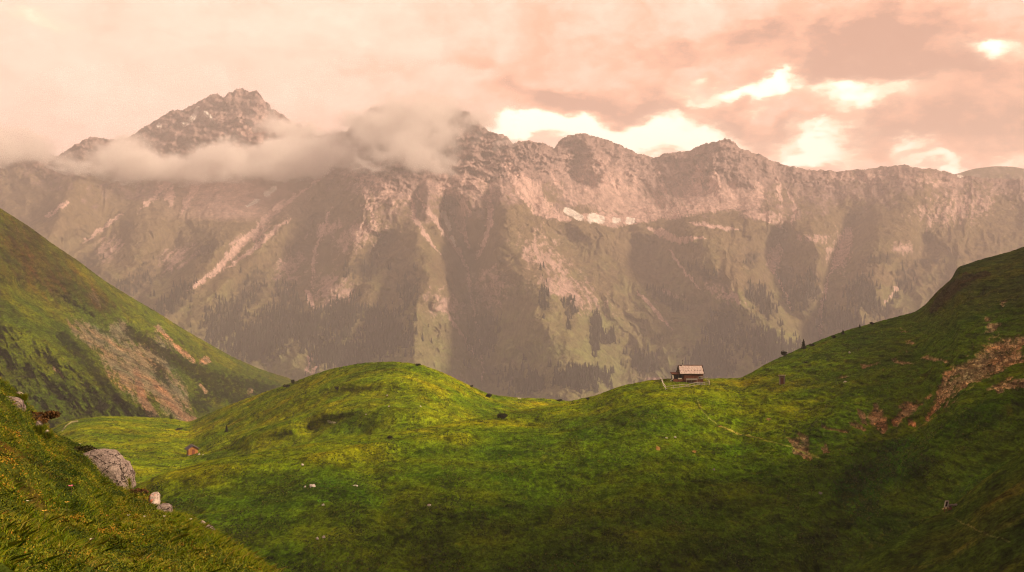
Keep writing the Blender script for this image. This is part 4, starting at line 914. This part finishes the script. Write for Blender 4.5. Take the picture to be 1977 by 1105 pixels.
for k, (sh, u, v, w, h, lab) in enumerate([(KNOLL, 594, 898, 11, 6, 'pale broken rock on the meadow, upper of the two big ones right of the shed'), (BOWL, 583, 897, 6, 3, 'small flat stone just left of the upper big pale rock'), (BOWL, 602, 939, 13, 8, 'brightest pale rock in mid meadow, below the upper big pale rock'),
        (BOWL, 588, 939, 5, 4, 'small stone just left of the brightest pale rock'), (BOWL, 686, 940, 11, 3, 'thin sliver of pale rock right of the brightest rock'), (BOWL, 623, 979, 9, 3, 'flat stone at the lower edge of the bright green patch'), (BOWL, 612, 1039, 7, 6, 'left one of the two small rocks low on the meadow'),
        (BOWL, 625, 1037, 6, 6, 'right one of the two small rocks low on the meadow'), (BOWL, 828, 981, 9, 4, 'small pale rock alone in the lower middle of the meadow'), (KNOLL, 747, 760, 4, 3, 'speck of pale rock on the front of the knoll'), (KNOLL, 811, 784, 5, 3, 'pale stone on the right side of the knoll'), (KNOLL, 750, 788, 4, 2, 'tiny pale stone low on the knoll front'),
        (KNOLL, 706, 804, 4, 2, 'tiny pale stone left of centre below the knoll'), (BOWL, 1303, 840, 5, 4, 'small whitish stone on the slope below the hut'), (BOWL, 1286, 843, 6, 2, 'flat stone left of the whitish stone below the hut'), (BOWL, 1378, 912, 6, 4, 'small brown stone on the slope left of the soil patch'), (BOWL, 1640, 683, 4, 4, 'grey stone on the dark slope right of the outhouse'),
        (BOWL, 1631, 739, 7, 5, 'pale stone on the grass far right of the outhouse'), (KNOLL, 384, 882, 5, 3, 'pale stone against the right side of the hay shed'), (KNOLL, 391, 884, 4, 3, 'pale stone a step right of the hay shed'), (BOWL, 1583, 948, 8, 5, 'brownish rock in the dark hollow well left of the trough')]):
    p = px(sh, u, v + 1); s_ = mpp(p) * .5; pebble('rock', p, w * s_, w * s_ * .8, h * s_ * 1.3, ROCK_PALE if k != 15 and k != 20 else STONE, lab, 300 + k, G_R)

FEET = []
def outline_rock(name, pts, depth, thick, mat, label, seed, rough=.05, n=110, rings=44, group=None):
    """boulder whose silhouette from the path is pts; it is a full, closed, rounded body of the given thickness"""
    P = np.array(pts + [pts[0]], float); seg = np.hypot(*np.diff(P, axis=0).T); cum = np.concatenate([[0], np.cumsum(seg)]); t = np.linspace(0, cum[-1], n, endpoint=False)
    ou = np.interp(t, cum, P[:, 0]); ov = np.interp(t, cum, P[:, 1])
    for _ in range(1): ou = (np.roll(ou, 1) + ou * 2 + np.roll(ou, -1)) / 4; ov = (np.roll(ov, 1) + ov * 2 + np.roll(ov, -1)) / 4
    mv = ov.mean(); FEET.extend([(a_, b_, depth, thick) for a_, b_ in zip(ou, ov) if b_ > mv + .25 * (ov.max() - mv)])
    x = (ou - CU) / F * depth; z = (CV - ov) / F * depth; cx, cz = x.mean(), z.mean(); size = max(np.ptp(x), np.ptp(z))
    a = np.linspace(-math.pi / 2, math.pi / 2, rings); k = np.cos(a) ** .42; k[0] = k[-1] = .02; dy = np.sin(a) * thick / 2
    X = (x - cx)[None] * k[:, None]; Z = (z - cz)[None] * k[:, None]; Y = np.repeat(dy[:, None], n, 1) + X * .25
    q = size * .22; o = seed * 7.3
    N = fbm((X + o) / q + Y / q * .7, (Z - o) / q + Y / q * .6, 5, .55, seed=seed % 50); F2 = ridged((X - Z + o) / q * .8, (Z + Y) / q * .6, 2, seed=seed % 40 + 3)
    r = 1 + N * rough * 2 * (1 - .5 * k[:, None]) + 0 * F2; X = X * r; Z = Z * r; Y = Y + (N * .55 + F2 * .16) * size * .14 * k[:, None] ** .5
    vs = np.stack([X, Y, Z], -1).reshape(-1, 3); fs = []; g = np.random.default_rng(seed * 17 + 1)
    for _ in range(16):                                    # broken, flat faces
        nn = g.normal(size=3) * np.array([.7, 1, .8]); nn /= np.linalg.norm(nn)
        if nn[1] > 0: nn[1] *= -1
        tt = vs @ nn; lim = tt.max() * g.uniform(.5, .82); vs = vs - np.outer(np.clip(tt - lim, 0, None) * .92, nn * np.array([.25, 1, .25]))
    for i in range(rings - 1):
        for j in range(n): j2 = (j + 1) % n; fs.append((i * n + j, i * n + j2, (i + 1) * n + j2, (i + 1) * n + j))
    fs.append(tuple(range(n))[::-1]); fs.append(tuple((rings - 1) * n + j for j in range(n)))
    me = bpy.data.meshes.new(name); me.from_pydata([tuple(v) for v in vs], [], fs); me.update(); me.materials.append(mat)
    ob = bpy.data.objects.new(name, me); C.objects.link(ob); ob.location = (cx, depth, cz); bm_fix(ob); tag(ob, label, 'rock', group); return ob
def mat_lichen():
    m, t, b = principled('orange_lichen_rock', .9, .15); o = t.new('ShaderNodeTexCoord').outputs['Object']
    n, _ = t.noise(o, 7, 6, .7); n2, _ = t.noise(o, 16, 5, .7); n3, _ = t.noise(o, 4, 3, .6)
    c = t.ramp(n2, [(.35, (.24, .18, .15)), (.6, (.66, .56, .49))])
    sx = t.new('ShaderNodeSeparateXYZ'); t.put(sx, 0, o)
    side = t.maprange(t.math('ADD', sx.outputs[0], t.math('MULTIPLY', n3, .12)), .14, .07, 0, 1, True)
    c = t.mix(t.math('MULTIPLY', t.maprange(n, .5, .56, 0, 1, True), side), c, (.80, .13, .03, 1))
    shade_side = t.maprange(t.math('ADD', sx.outputs[0], t.math('MULTIPLY', n3, .16)), .035, .015, 0, 1, True); c = t.mix(shade_side, c, (.02, .014, .012, 1))  # shaded left side of the rock, painted black
    t.l.new(c, b.inputs['Base Color']); bp = t.new('ShaderNodeBump'); bp.inputs['Distance'].default_value = .02; t.put(bp, 'Height', n2); t.l.new(bp.outputs[0], b.inputs['Normal']); return m
def mat_boulder():
    m, t, b = principled('speckled_boulder_stone', .92, .15); o = t.new('ShaderNodeTexCoord').outputs['Object']
    n, _ = t.noise(o, 2.2, 5, .6); n2, _ = t.noise(o, 22, 6, .75); n3, _ = t.noise(o, 9, 5, .7)
    c = t.ramp(n2, [(.36, (.13, .095, .085)), (.5, (.36, .28, .245)), (.66, (.62, .52, .46))])
    c = t.mix(t.maprange(n, .42, .62, 0, .55), c, (.52, .42, .36, 1))
    vo = t.new('ShaderNodeTexVoronoi', feature='DISTANCE_TO_EDGE'); vo.inputs['Scale'].default_value = 2.3
    _, wv = t.noise(o, 3, 3, .6); t.put(vo, 'Vector', t.vmath('ADD', o, t.vmath('MULTIPLY', wv, (.5, .5, .5))))
    crack = t.maprange(vo.outputs[0], .0, .035, 1, 0, True); c = t.mix(t.math('MULTIPLY', crack, .75), c, (.05, .035, .03, 1))
    c = t.mix(t.maprange(n3, .57, .63, 0, .85), c, (.035, .025, .022, 1)); c = t.mix(t.maprange(n3, .40, .36, 0, .6), c, (.66, .60, .54, 1))
    t.l.new(c, b.inputs['Base Color']); bp = t.new('ShaderNodeBump'); bp.inputs['Distance'].default_value = .07; t.put(bp, 'Height', t.math('SUBTRACT', t.math('ADD', n2, n3), crack)); t.l.new(bp.outputs[0], b.inputs['Normal']); return m
ROCK_DIM = mat_two('weathered_pale_rock', (.16, .12, .10), (.60, .50, .43), 14, .9, .03, (1, 1, 1), 8, .38, .6); M_BOULDER = mat_boulder(); M_LICHEN = mat_lichen()
outline_rock('boulder', [(153, 884), (158, 874), (170, 867), (184, 864), (198, 865), (210, 869), (220, 879), (229, 889), (240, 897), (246, 910), (250, 925), (252, 950), (244, 960), (225, 952), (205, 942), (188, 925), (172, 908), (158, 898)], 21.2, 1.0, M_BOULDER, 'largest speckled boulder on the near slope with a dark shrub at its head', 1)
outline_rock('boulder', [(286, 955), (292, 950), (301, 950), (305, 957), (305, 972), (303, 985), (296, 993), (284, 990), (281, 975), (287, 966)], 18.6, .38, M_LICHEN, 'rock stained with orange lichen, left side painted black as shade', 2)
outline_rock('boulder', [(297, 985), (303, 976), (312, 972), (322, 974), (329, 980), (330, 990), (327, 998), (312, 1002), (299, 1000)], 18.2, .38, M_BOULDER, 'rounded grey rock leaning against the orange lichen rock', 3)
outline_rock('boulder', [(392, 1018), (401, 1013), (409, 1018), (414, 1027), (410, 1035), (398, 1031)], 16.6, .22, M_BOULDER, 'small brown rock lowest on the edge of the near slope', 4)
outline_rock('boulder', [(385, 1008), (390, 1005), (395, 1010), (397, 1018), (389, 1019)], 16.9, .14, ROCK_DIM, 'little pale rock just above the lowest small brown rock', 5)
outline_rock('boulder', [(5, 765), (28, 768), (36, 775), (41, 790), (40, 800), (28, 806), (0, 806)], 17.0, .5, M_BOULDER, 'pink-grey boulder at the left edge, highest large one there', 6)
outline_rock('boulder', [(28, 757), (36, 756), (44, 762), (48, 768), (38, 766)], 18.2, .16, ROCK_DIM, 'narrow pale rock above the pink-grey boulder at the left edge', 7)
outline_rock('boulder', [(0, 858), (26, 857), (38, 863), (46, 873), (36, 877), (0, 880)], 14.6, .4, ROCK_DIM, 'pale rock at the left edge, midway down the near slope', 8)
outline_rock('boulder', [(56, 885), (66, 883), (78, 892), (87, 906), (78, 908), (66, 898)], 15.2, .25, ROCK_DIM, 'slanting pale rock half buried left of the largest boulder', 9)
outline_rock('boulder', [(68, 812), (74, 813), (81, 824), (80, 832), (72, 828)], 18.0, .2, M_BOULDER, 'small leaning rock in the rusty shrubs of the near slope', 10)
outline_rock('boulder', [(82, 832), (90, 830), (97, 837), (94, 841), (84, 838)], 18.2, .14, ROCK_DIM, 'tiny pale rock right below the leaning rock in rusty shrubs', 11)
outline_rock('boulder', [(100, 982), (108, 976), (118, 975), (124, 978), (128, 986), (118, 991), (104, 990)], 12.6, .16, ROCK_DIM, 'crumbly cream-coloured rock in the grass at the lower left', 12, .12)

# ------------------------------------------------------------------ plants of the near slope
def near_plants():
    g = np.random.default_rng(5); X, Y, Z, U, V = NEAR.X, NEAR.Y, NEAR.Z, NEAR.U, NEAR.V
    ok = (U[:-1, :-1] > -60) & (U[:-1, :-1] < 640) & (V[:-1, :-1] < 1180) & (V[:-1, :-1] < 1130)
    A = np.abs((X[1:, 1:] - X[:-1, :-1]) * (Y[1:, 1:] - Y[:-1, :-1])) * ok; w = (A * Y[:-1, :-1] ** -.9).ravel(); w /= w.sum(); nc = X.shape[1] - 1
    def pick(n):
        i = g.choice(len(w), n, p=w); r, c = i // nc, i % nc; a, b = g.random(n), g.random(n)
        f = lambda Q: Q[r, c] * (1 - a) * (1 - b) + Q[r + 1, c] * a * (1 - b) + Q[r, c + 1] * (1 - a) * b + Q[r + 1, c + 1] * a * b
        return np.stack([f(X), f(Y), f(Z)], 1), f(U), f(V)
    # grass blades
    n = 150000; P, u, v = pick(n)
    patch = fbm(P[:, 0] / .9, P[:, 1] / 1.2, 4, seed=47); p2 = fbm(P[:, 0] / .35, P[:, 1] / .5, 3, seed=48)
    low = sst(v, 900, 1060); keep = g.random(n) < np.clip(.34 + low * .45 + patch * 1.1, .06, 1); P, patch, p2, low, v, u = P[keep], patch[keep], p2[keep], low[keep], v[keep], u[keep]; n = len(P)
    h = (.03 + .05 * g.random(n) + .07 * np.clip(p2 * 1.5, 0, 1)) * (.8 + .5 * low); ph = g.random(n) * 6.283; wd = .0045 + .004 * g.random(n)
    side = np.stack([np.cos(ph), np.sin(ph) * .4, 0 * ph], 1) * wd[:, None]; leanv = np.stack([g.normal(size=n) * .55, g.normal(size=n) * .45, np.ones(n)], 1) * h[:, None]
    P = P - np.array([0, 0, .02]); mid = P + leanv * .55; tip = P + leanv + np.stack([leanv[:, 0] * .7, leanv[:, 1] * .7, -.15 * h], 1)
    Q = np.stack([P - side, P + side, mid + side * .8, tip, mid - side * .8], 1)
    cg = np.array([(.10, .18, .006), (.22, .31, .008), (.36, .36, .015), (.56, .44, .10), (.45, .2, .03)])
    k = np.clip(1.2 + g.normal(size=n) * .75 + 1.5 * fbm(P[:, 0] / .7 + 9, P[:, 1] / .8, 3, seed=49) + low * .25, 0, 3.99); i = k.astype(int); col = cg[i] + (cg[i + 1] - cg[i]) * (k - i)[:, None]
    tag(soup('grass', Q, 5, M_BLADE, col), 'mixed green and straw-coloured grass covering the near slope', None, None, 'stuff')
    # heath: small leaves in low cushions
    n = 170000; P, u, v = pick(n); patch = fbm(P[:, 0] / .8 + 5, P[:, 1] / 1.1, 4, seed=50); p3 = fbm(P[:, 0] / .22, P[:, 1] / .3, 3, seed=52)
    hc = np.clip(.04 + .22 * patch + .12 * p3, .01, .22); keep = g.random(n) < np.clip(.62 + patch * 1.6, .1, 1); P, hc, patch, p3 = P[keep], hc[keep], patch[keep], p3[keep]; n = len(P)
    P = P + np.stack([g.normal(size=n) * .02, g.normal(size=n) * .02, hc * g.random(n) ** .5], 1)
    a = g.normal(size=(n, 3)); a /= np.linalg.norm(a, axis=1)[:, None]; b = np.cross(a, g.normal(size=(n, 3))); b /= np.linalg.norm(b, axis=1)[:, None]; sz = g.uniform(.007, .016, n)[:, None]
    Q = np.stack([P - a * sz, P + b * sz * .6, P + a * sz, P - b * sz * .6], 1)
    cg = np.array([(.03, .055, .006), (.09, .13, .008), (.22, .24, .012), (.42, .24, .02), (.55, .23, .03), (.26, .09, .02)])
    k = np.clip(.95 + g.normal(size=n) * .6 + 4.6 * fbm(P[:, 0] / .6 + 2, P[:, 1] / .9, 4, seed=53), 0, 4.99); i = k.astype(int); col = cg[i] + (cg[i + 1] - cg[i]) * (k - i)[:, None]
    tag(soup('heath_plants', Q, 4, M_LEAF, col), 'low dark green and rusty orange heath cushions on the near slope', None, None, 'stuff')
near_plants()
def stone_grass():
    g = np.random.default_rng(77); f = np.array(FEET); i = g.integers(0, len(f), 9000); f = f[i]; n = len(f); d = f[:, 2] - f[:, 3] * g.uniform(.1, .5, n)
    u = f[:, 0] + g.normal(size=n) * 1.6; v = f[:, 1] + g.normal(size=n) * 1.2 + 2.2
    P = np.stack([(u - CU) / F * d, d, (CV - v) / F * d - .03], 1); h = g.uniform(.04, .12, n); ph = g.random(n) * 6.283; wd = g.uniform(.004, .008, n)
    side = np.stack([np.cos(ph), np.sin(ph) * .4, 0 * ph], 1) * wd[:, None]; lv = np.stack([g.normal(size=n) * .5, g.normal(size=n) * .3, np.ones(n)], 1) * h[:, None]
    Q = np.stack([P - side, P + side, P + lv * .6 + side * .7, P + lv * 1.1, P + lv * .6 - side * .7], 1)
    cg = np.array([(.06, .10, .006), (.16, .22, .008), (.32, .30, .02), (.40, .20, .04)]); k = np.clip(1 + g.normal(size=n) * .7, 0, 2.99); j = k.astype(int)
    tag(soup('grass_tufts', Q, 5, M_BLADE, cg[j] + (cg[j + 1] - cg[j]) * (k - j)[:, None]), 'grass growing up against the feet of the stones', None, None, 'stuff')
stone_grass()
bush(NEAR.at(163, 876) + Vector((0, -.25, -.16)), .62, .46, 'dark heath shrub growing over the head of the largest boulder', 401, 'shrubs on the near slope', 3500, ((.015, .018, .006), (.07, .06, .015)))
bush(NEAR.at(58, 806) + Vector((0, -.1, -.17)), .9, .26, 'rusty brown shrub above the leaning small rock, left edge', 402, 'shrubs on the near slope', 4000, ((.03, .022, .008), (.17, .08, .02)))
bush(NEAR.at(262, 962) + Vector((0, 0, -.05)), .6, .2, 'low rusty shrub between the largest boulder and the lichen rock', 403, 'shrubs on the near slope', 2500, ((.03, .02, .008), (.14, .06, .02)))
def flower(loc, s, petal, label, seed):
    r = empty('wildflower', loc); tag(r, label, 'flower', 'wildflowers on the near slope'); g = random.Random(seed)
    m = MB(); m.tube([(0, 0, -.03), (s * .2, 0, s * 2.2)], [s * .07, s * .05], 4); m.build('stem', BARK, r)
    m = MB()
    for k in range(6):
        a = k * math.pi / 3 + g.random(); d = Vector((math.cos(a), math.sin(a), .35)); q = Vector((-math.sin(a), math.cos(a), 0)); c = Vector((s * .2, 0, s * 2.2))
        m.poly([c, c + d * s * .5 + q * s * .28, c + d * s, c + d * s * .5 - q * s * .28], [(0, 1, 2, 3)])
    m.build('petals', petal, r)
WHERE = ['at the left of the dark shrub heading the largest boulder', 'in front of the dark shrub heading the largest boulder', 'right of the slanting half buried pale rock', 'near the left edge above the midway pale rock', 'below the largest boulder, left one of the close pair',
         'below the largest boulder, right one of the close pair', 'just below the rounded grey rock', 'beside the crumbly cream rock at lower left', 'lowest of all, near the bottom of the near slope', 'left of and below the orange lichen rock', 'upper of the two nearest the crest, right of the grey rock', 'rightmost of all, nearest the lowest small rocks']
WHERE_Y = ['leftmost of three on top of the largest boulder', 'rightmost of three on top of the largest boulder', 'middle and lowest of three on top of the largest boulder', 'in the grass below the crumbly cream rock', 'in the grass right of the crumbly cream rock']
PW = mat_two('cream_petals', (.75, .68, .5), (.9, .86, .75), 5, .7); PP = mat_two('pink_petals', (.6, .12, .2), (.8, .25, .35), 5, .7); PY = mat_two('yellow_petals', (.8, .45, .05), (.9, .6, .12), 5, .7)
flower(NEAR.at(136, 966) + Vector((0, 0, .05)), .05, PP, 'single pink flower in the grass below the largest boulder', 1)
for k, (u, v) in enumerate([(156, 862), (166, 866), (90, 898), (40, 842), (230, 1018), (250, 1010), (318, 1030), (60, 1000), (180, 1050), (280, 1000), (352, 1020), (370, 1040)]):
    flower(NEAR.at(u, v) + Vector((0, -.05, .10)), .028, PW, 'small cream-white wildflower ' + WHERE[k], 10 + k)
for k, (u, v) in enumerate([(185, 868), (190, 870), (188, 874), (100, 1040), (140, 1000)]):
    flower(NEAR.at(u, v) + Vector((0, -.15, .16)), .032, PY, 'small yellow wildflower ' + WHERE_Y[k], 30 + k)

# ------------------------------------------------------------------ far forest in the valley
def forest():
    g = np.random.default_rng(12); ok = (MTN.forest > .5) & (MTN.V > 500) & (MTN.V < 830) & (MTN.U > 200) & (MTN.U < 1977); j, i = np.nonzero(ok)
    w = sst(MTN.V[j, i], 480, 720) + .04; w /= w.sum(); s_ = g.choice(len(j), 6500, p=w); P = np.stack([MTN.X[j[s_], i[s_]], MTN.Y[j[s_], i[s_]], MTN.Z[j[s_], i[s_]]], 1)
    n = len(P); h = g.uniform(14, 32, n); P[:, 0] += g.normal(size=n) * 4; P[:, 2] -= 2; T = []
    for z0, z1, r in ((.08, .5, .20), (.32, .76, .15), (.58, 1.0, .095)):
        for k in range(6):
            a, b = k * math.pi / 3, (k + 1) * math.pi / 3
            base = lambda t: P + np.stack([np.cos(t) * r * h, np.sin(t) * r * h, z0 * h], 1)
            T.append(np.stack([base(np.full(n, a)), base(np.full(n, b)), P + np.stack([0 * h, 0 * h, z1 * h], 1)], 1))
    T = np.concatenate(T); c = np.tile(np.array((.018, .022, .013)) * g.uniform(.6, 1.6, (n, 1)), (18, 1))
    tag(soup('valley_forest', T, 3, M_LEAF, c), 'hazy dark conifer forest on the far valley side', None, None, 'stuff')
forest()
# ------------------------------------------------------------------ haze
def haze():
    mb = MB(); mb.box(-8500, 8500, -500, 9800, -900, 1420)
    m = bpy.data.materials.new('valley_haze'); m.use_nodes = True; t = NT(m.node_tree); t.n.clear()
    out = t.new('ShaderNodeOutputMaterial'); v = t.new('ShaderNodeVolumePrincipled')
    v.inputs['Color'].default_value = (.995, .95, 1.0, 1); v.inputs['Density'].default_value = 1.25e-4; v.inputs['Anisotropy'].default_value = 0
    t.l.new(v.outputs[0], out.inputs['Volume'])
    o = mb.build('haze', m); tag(o, 'warm evening haze filling the valley', None, None, 'stuff')
haze()
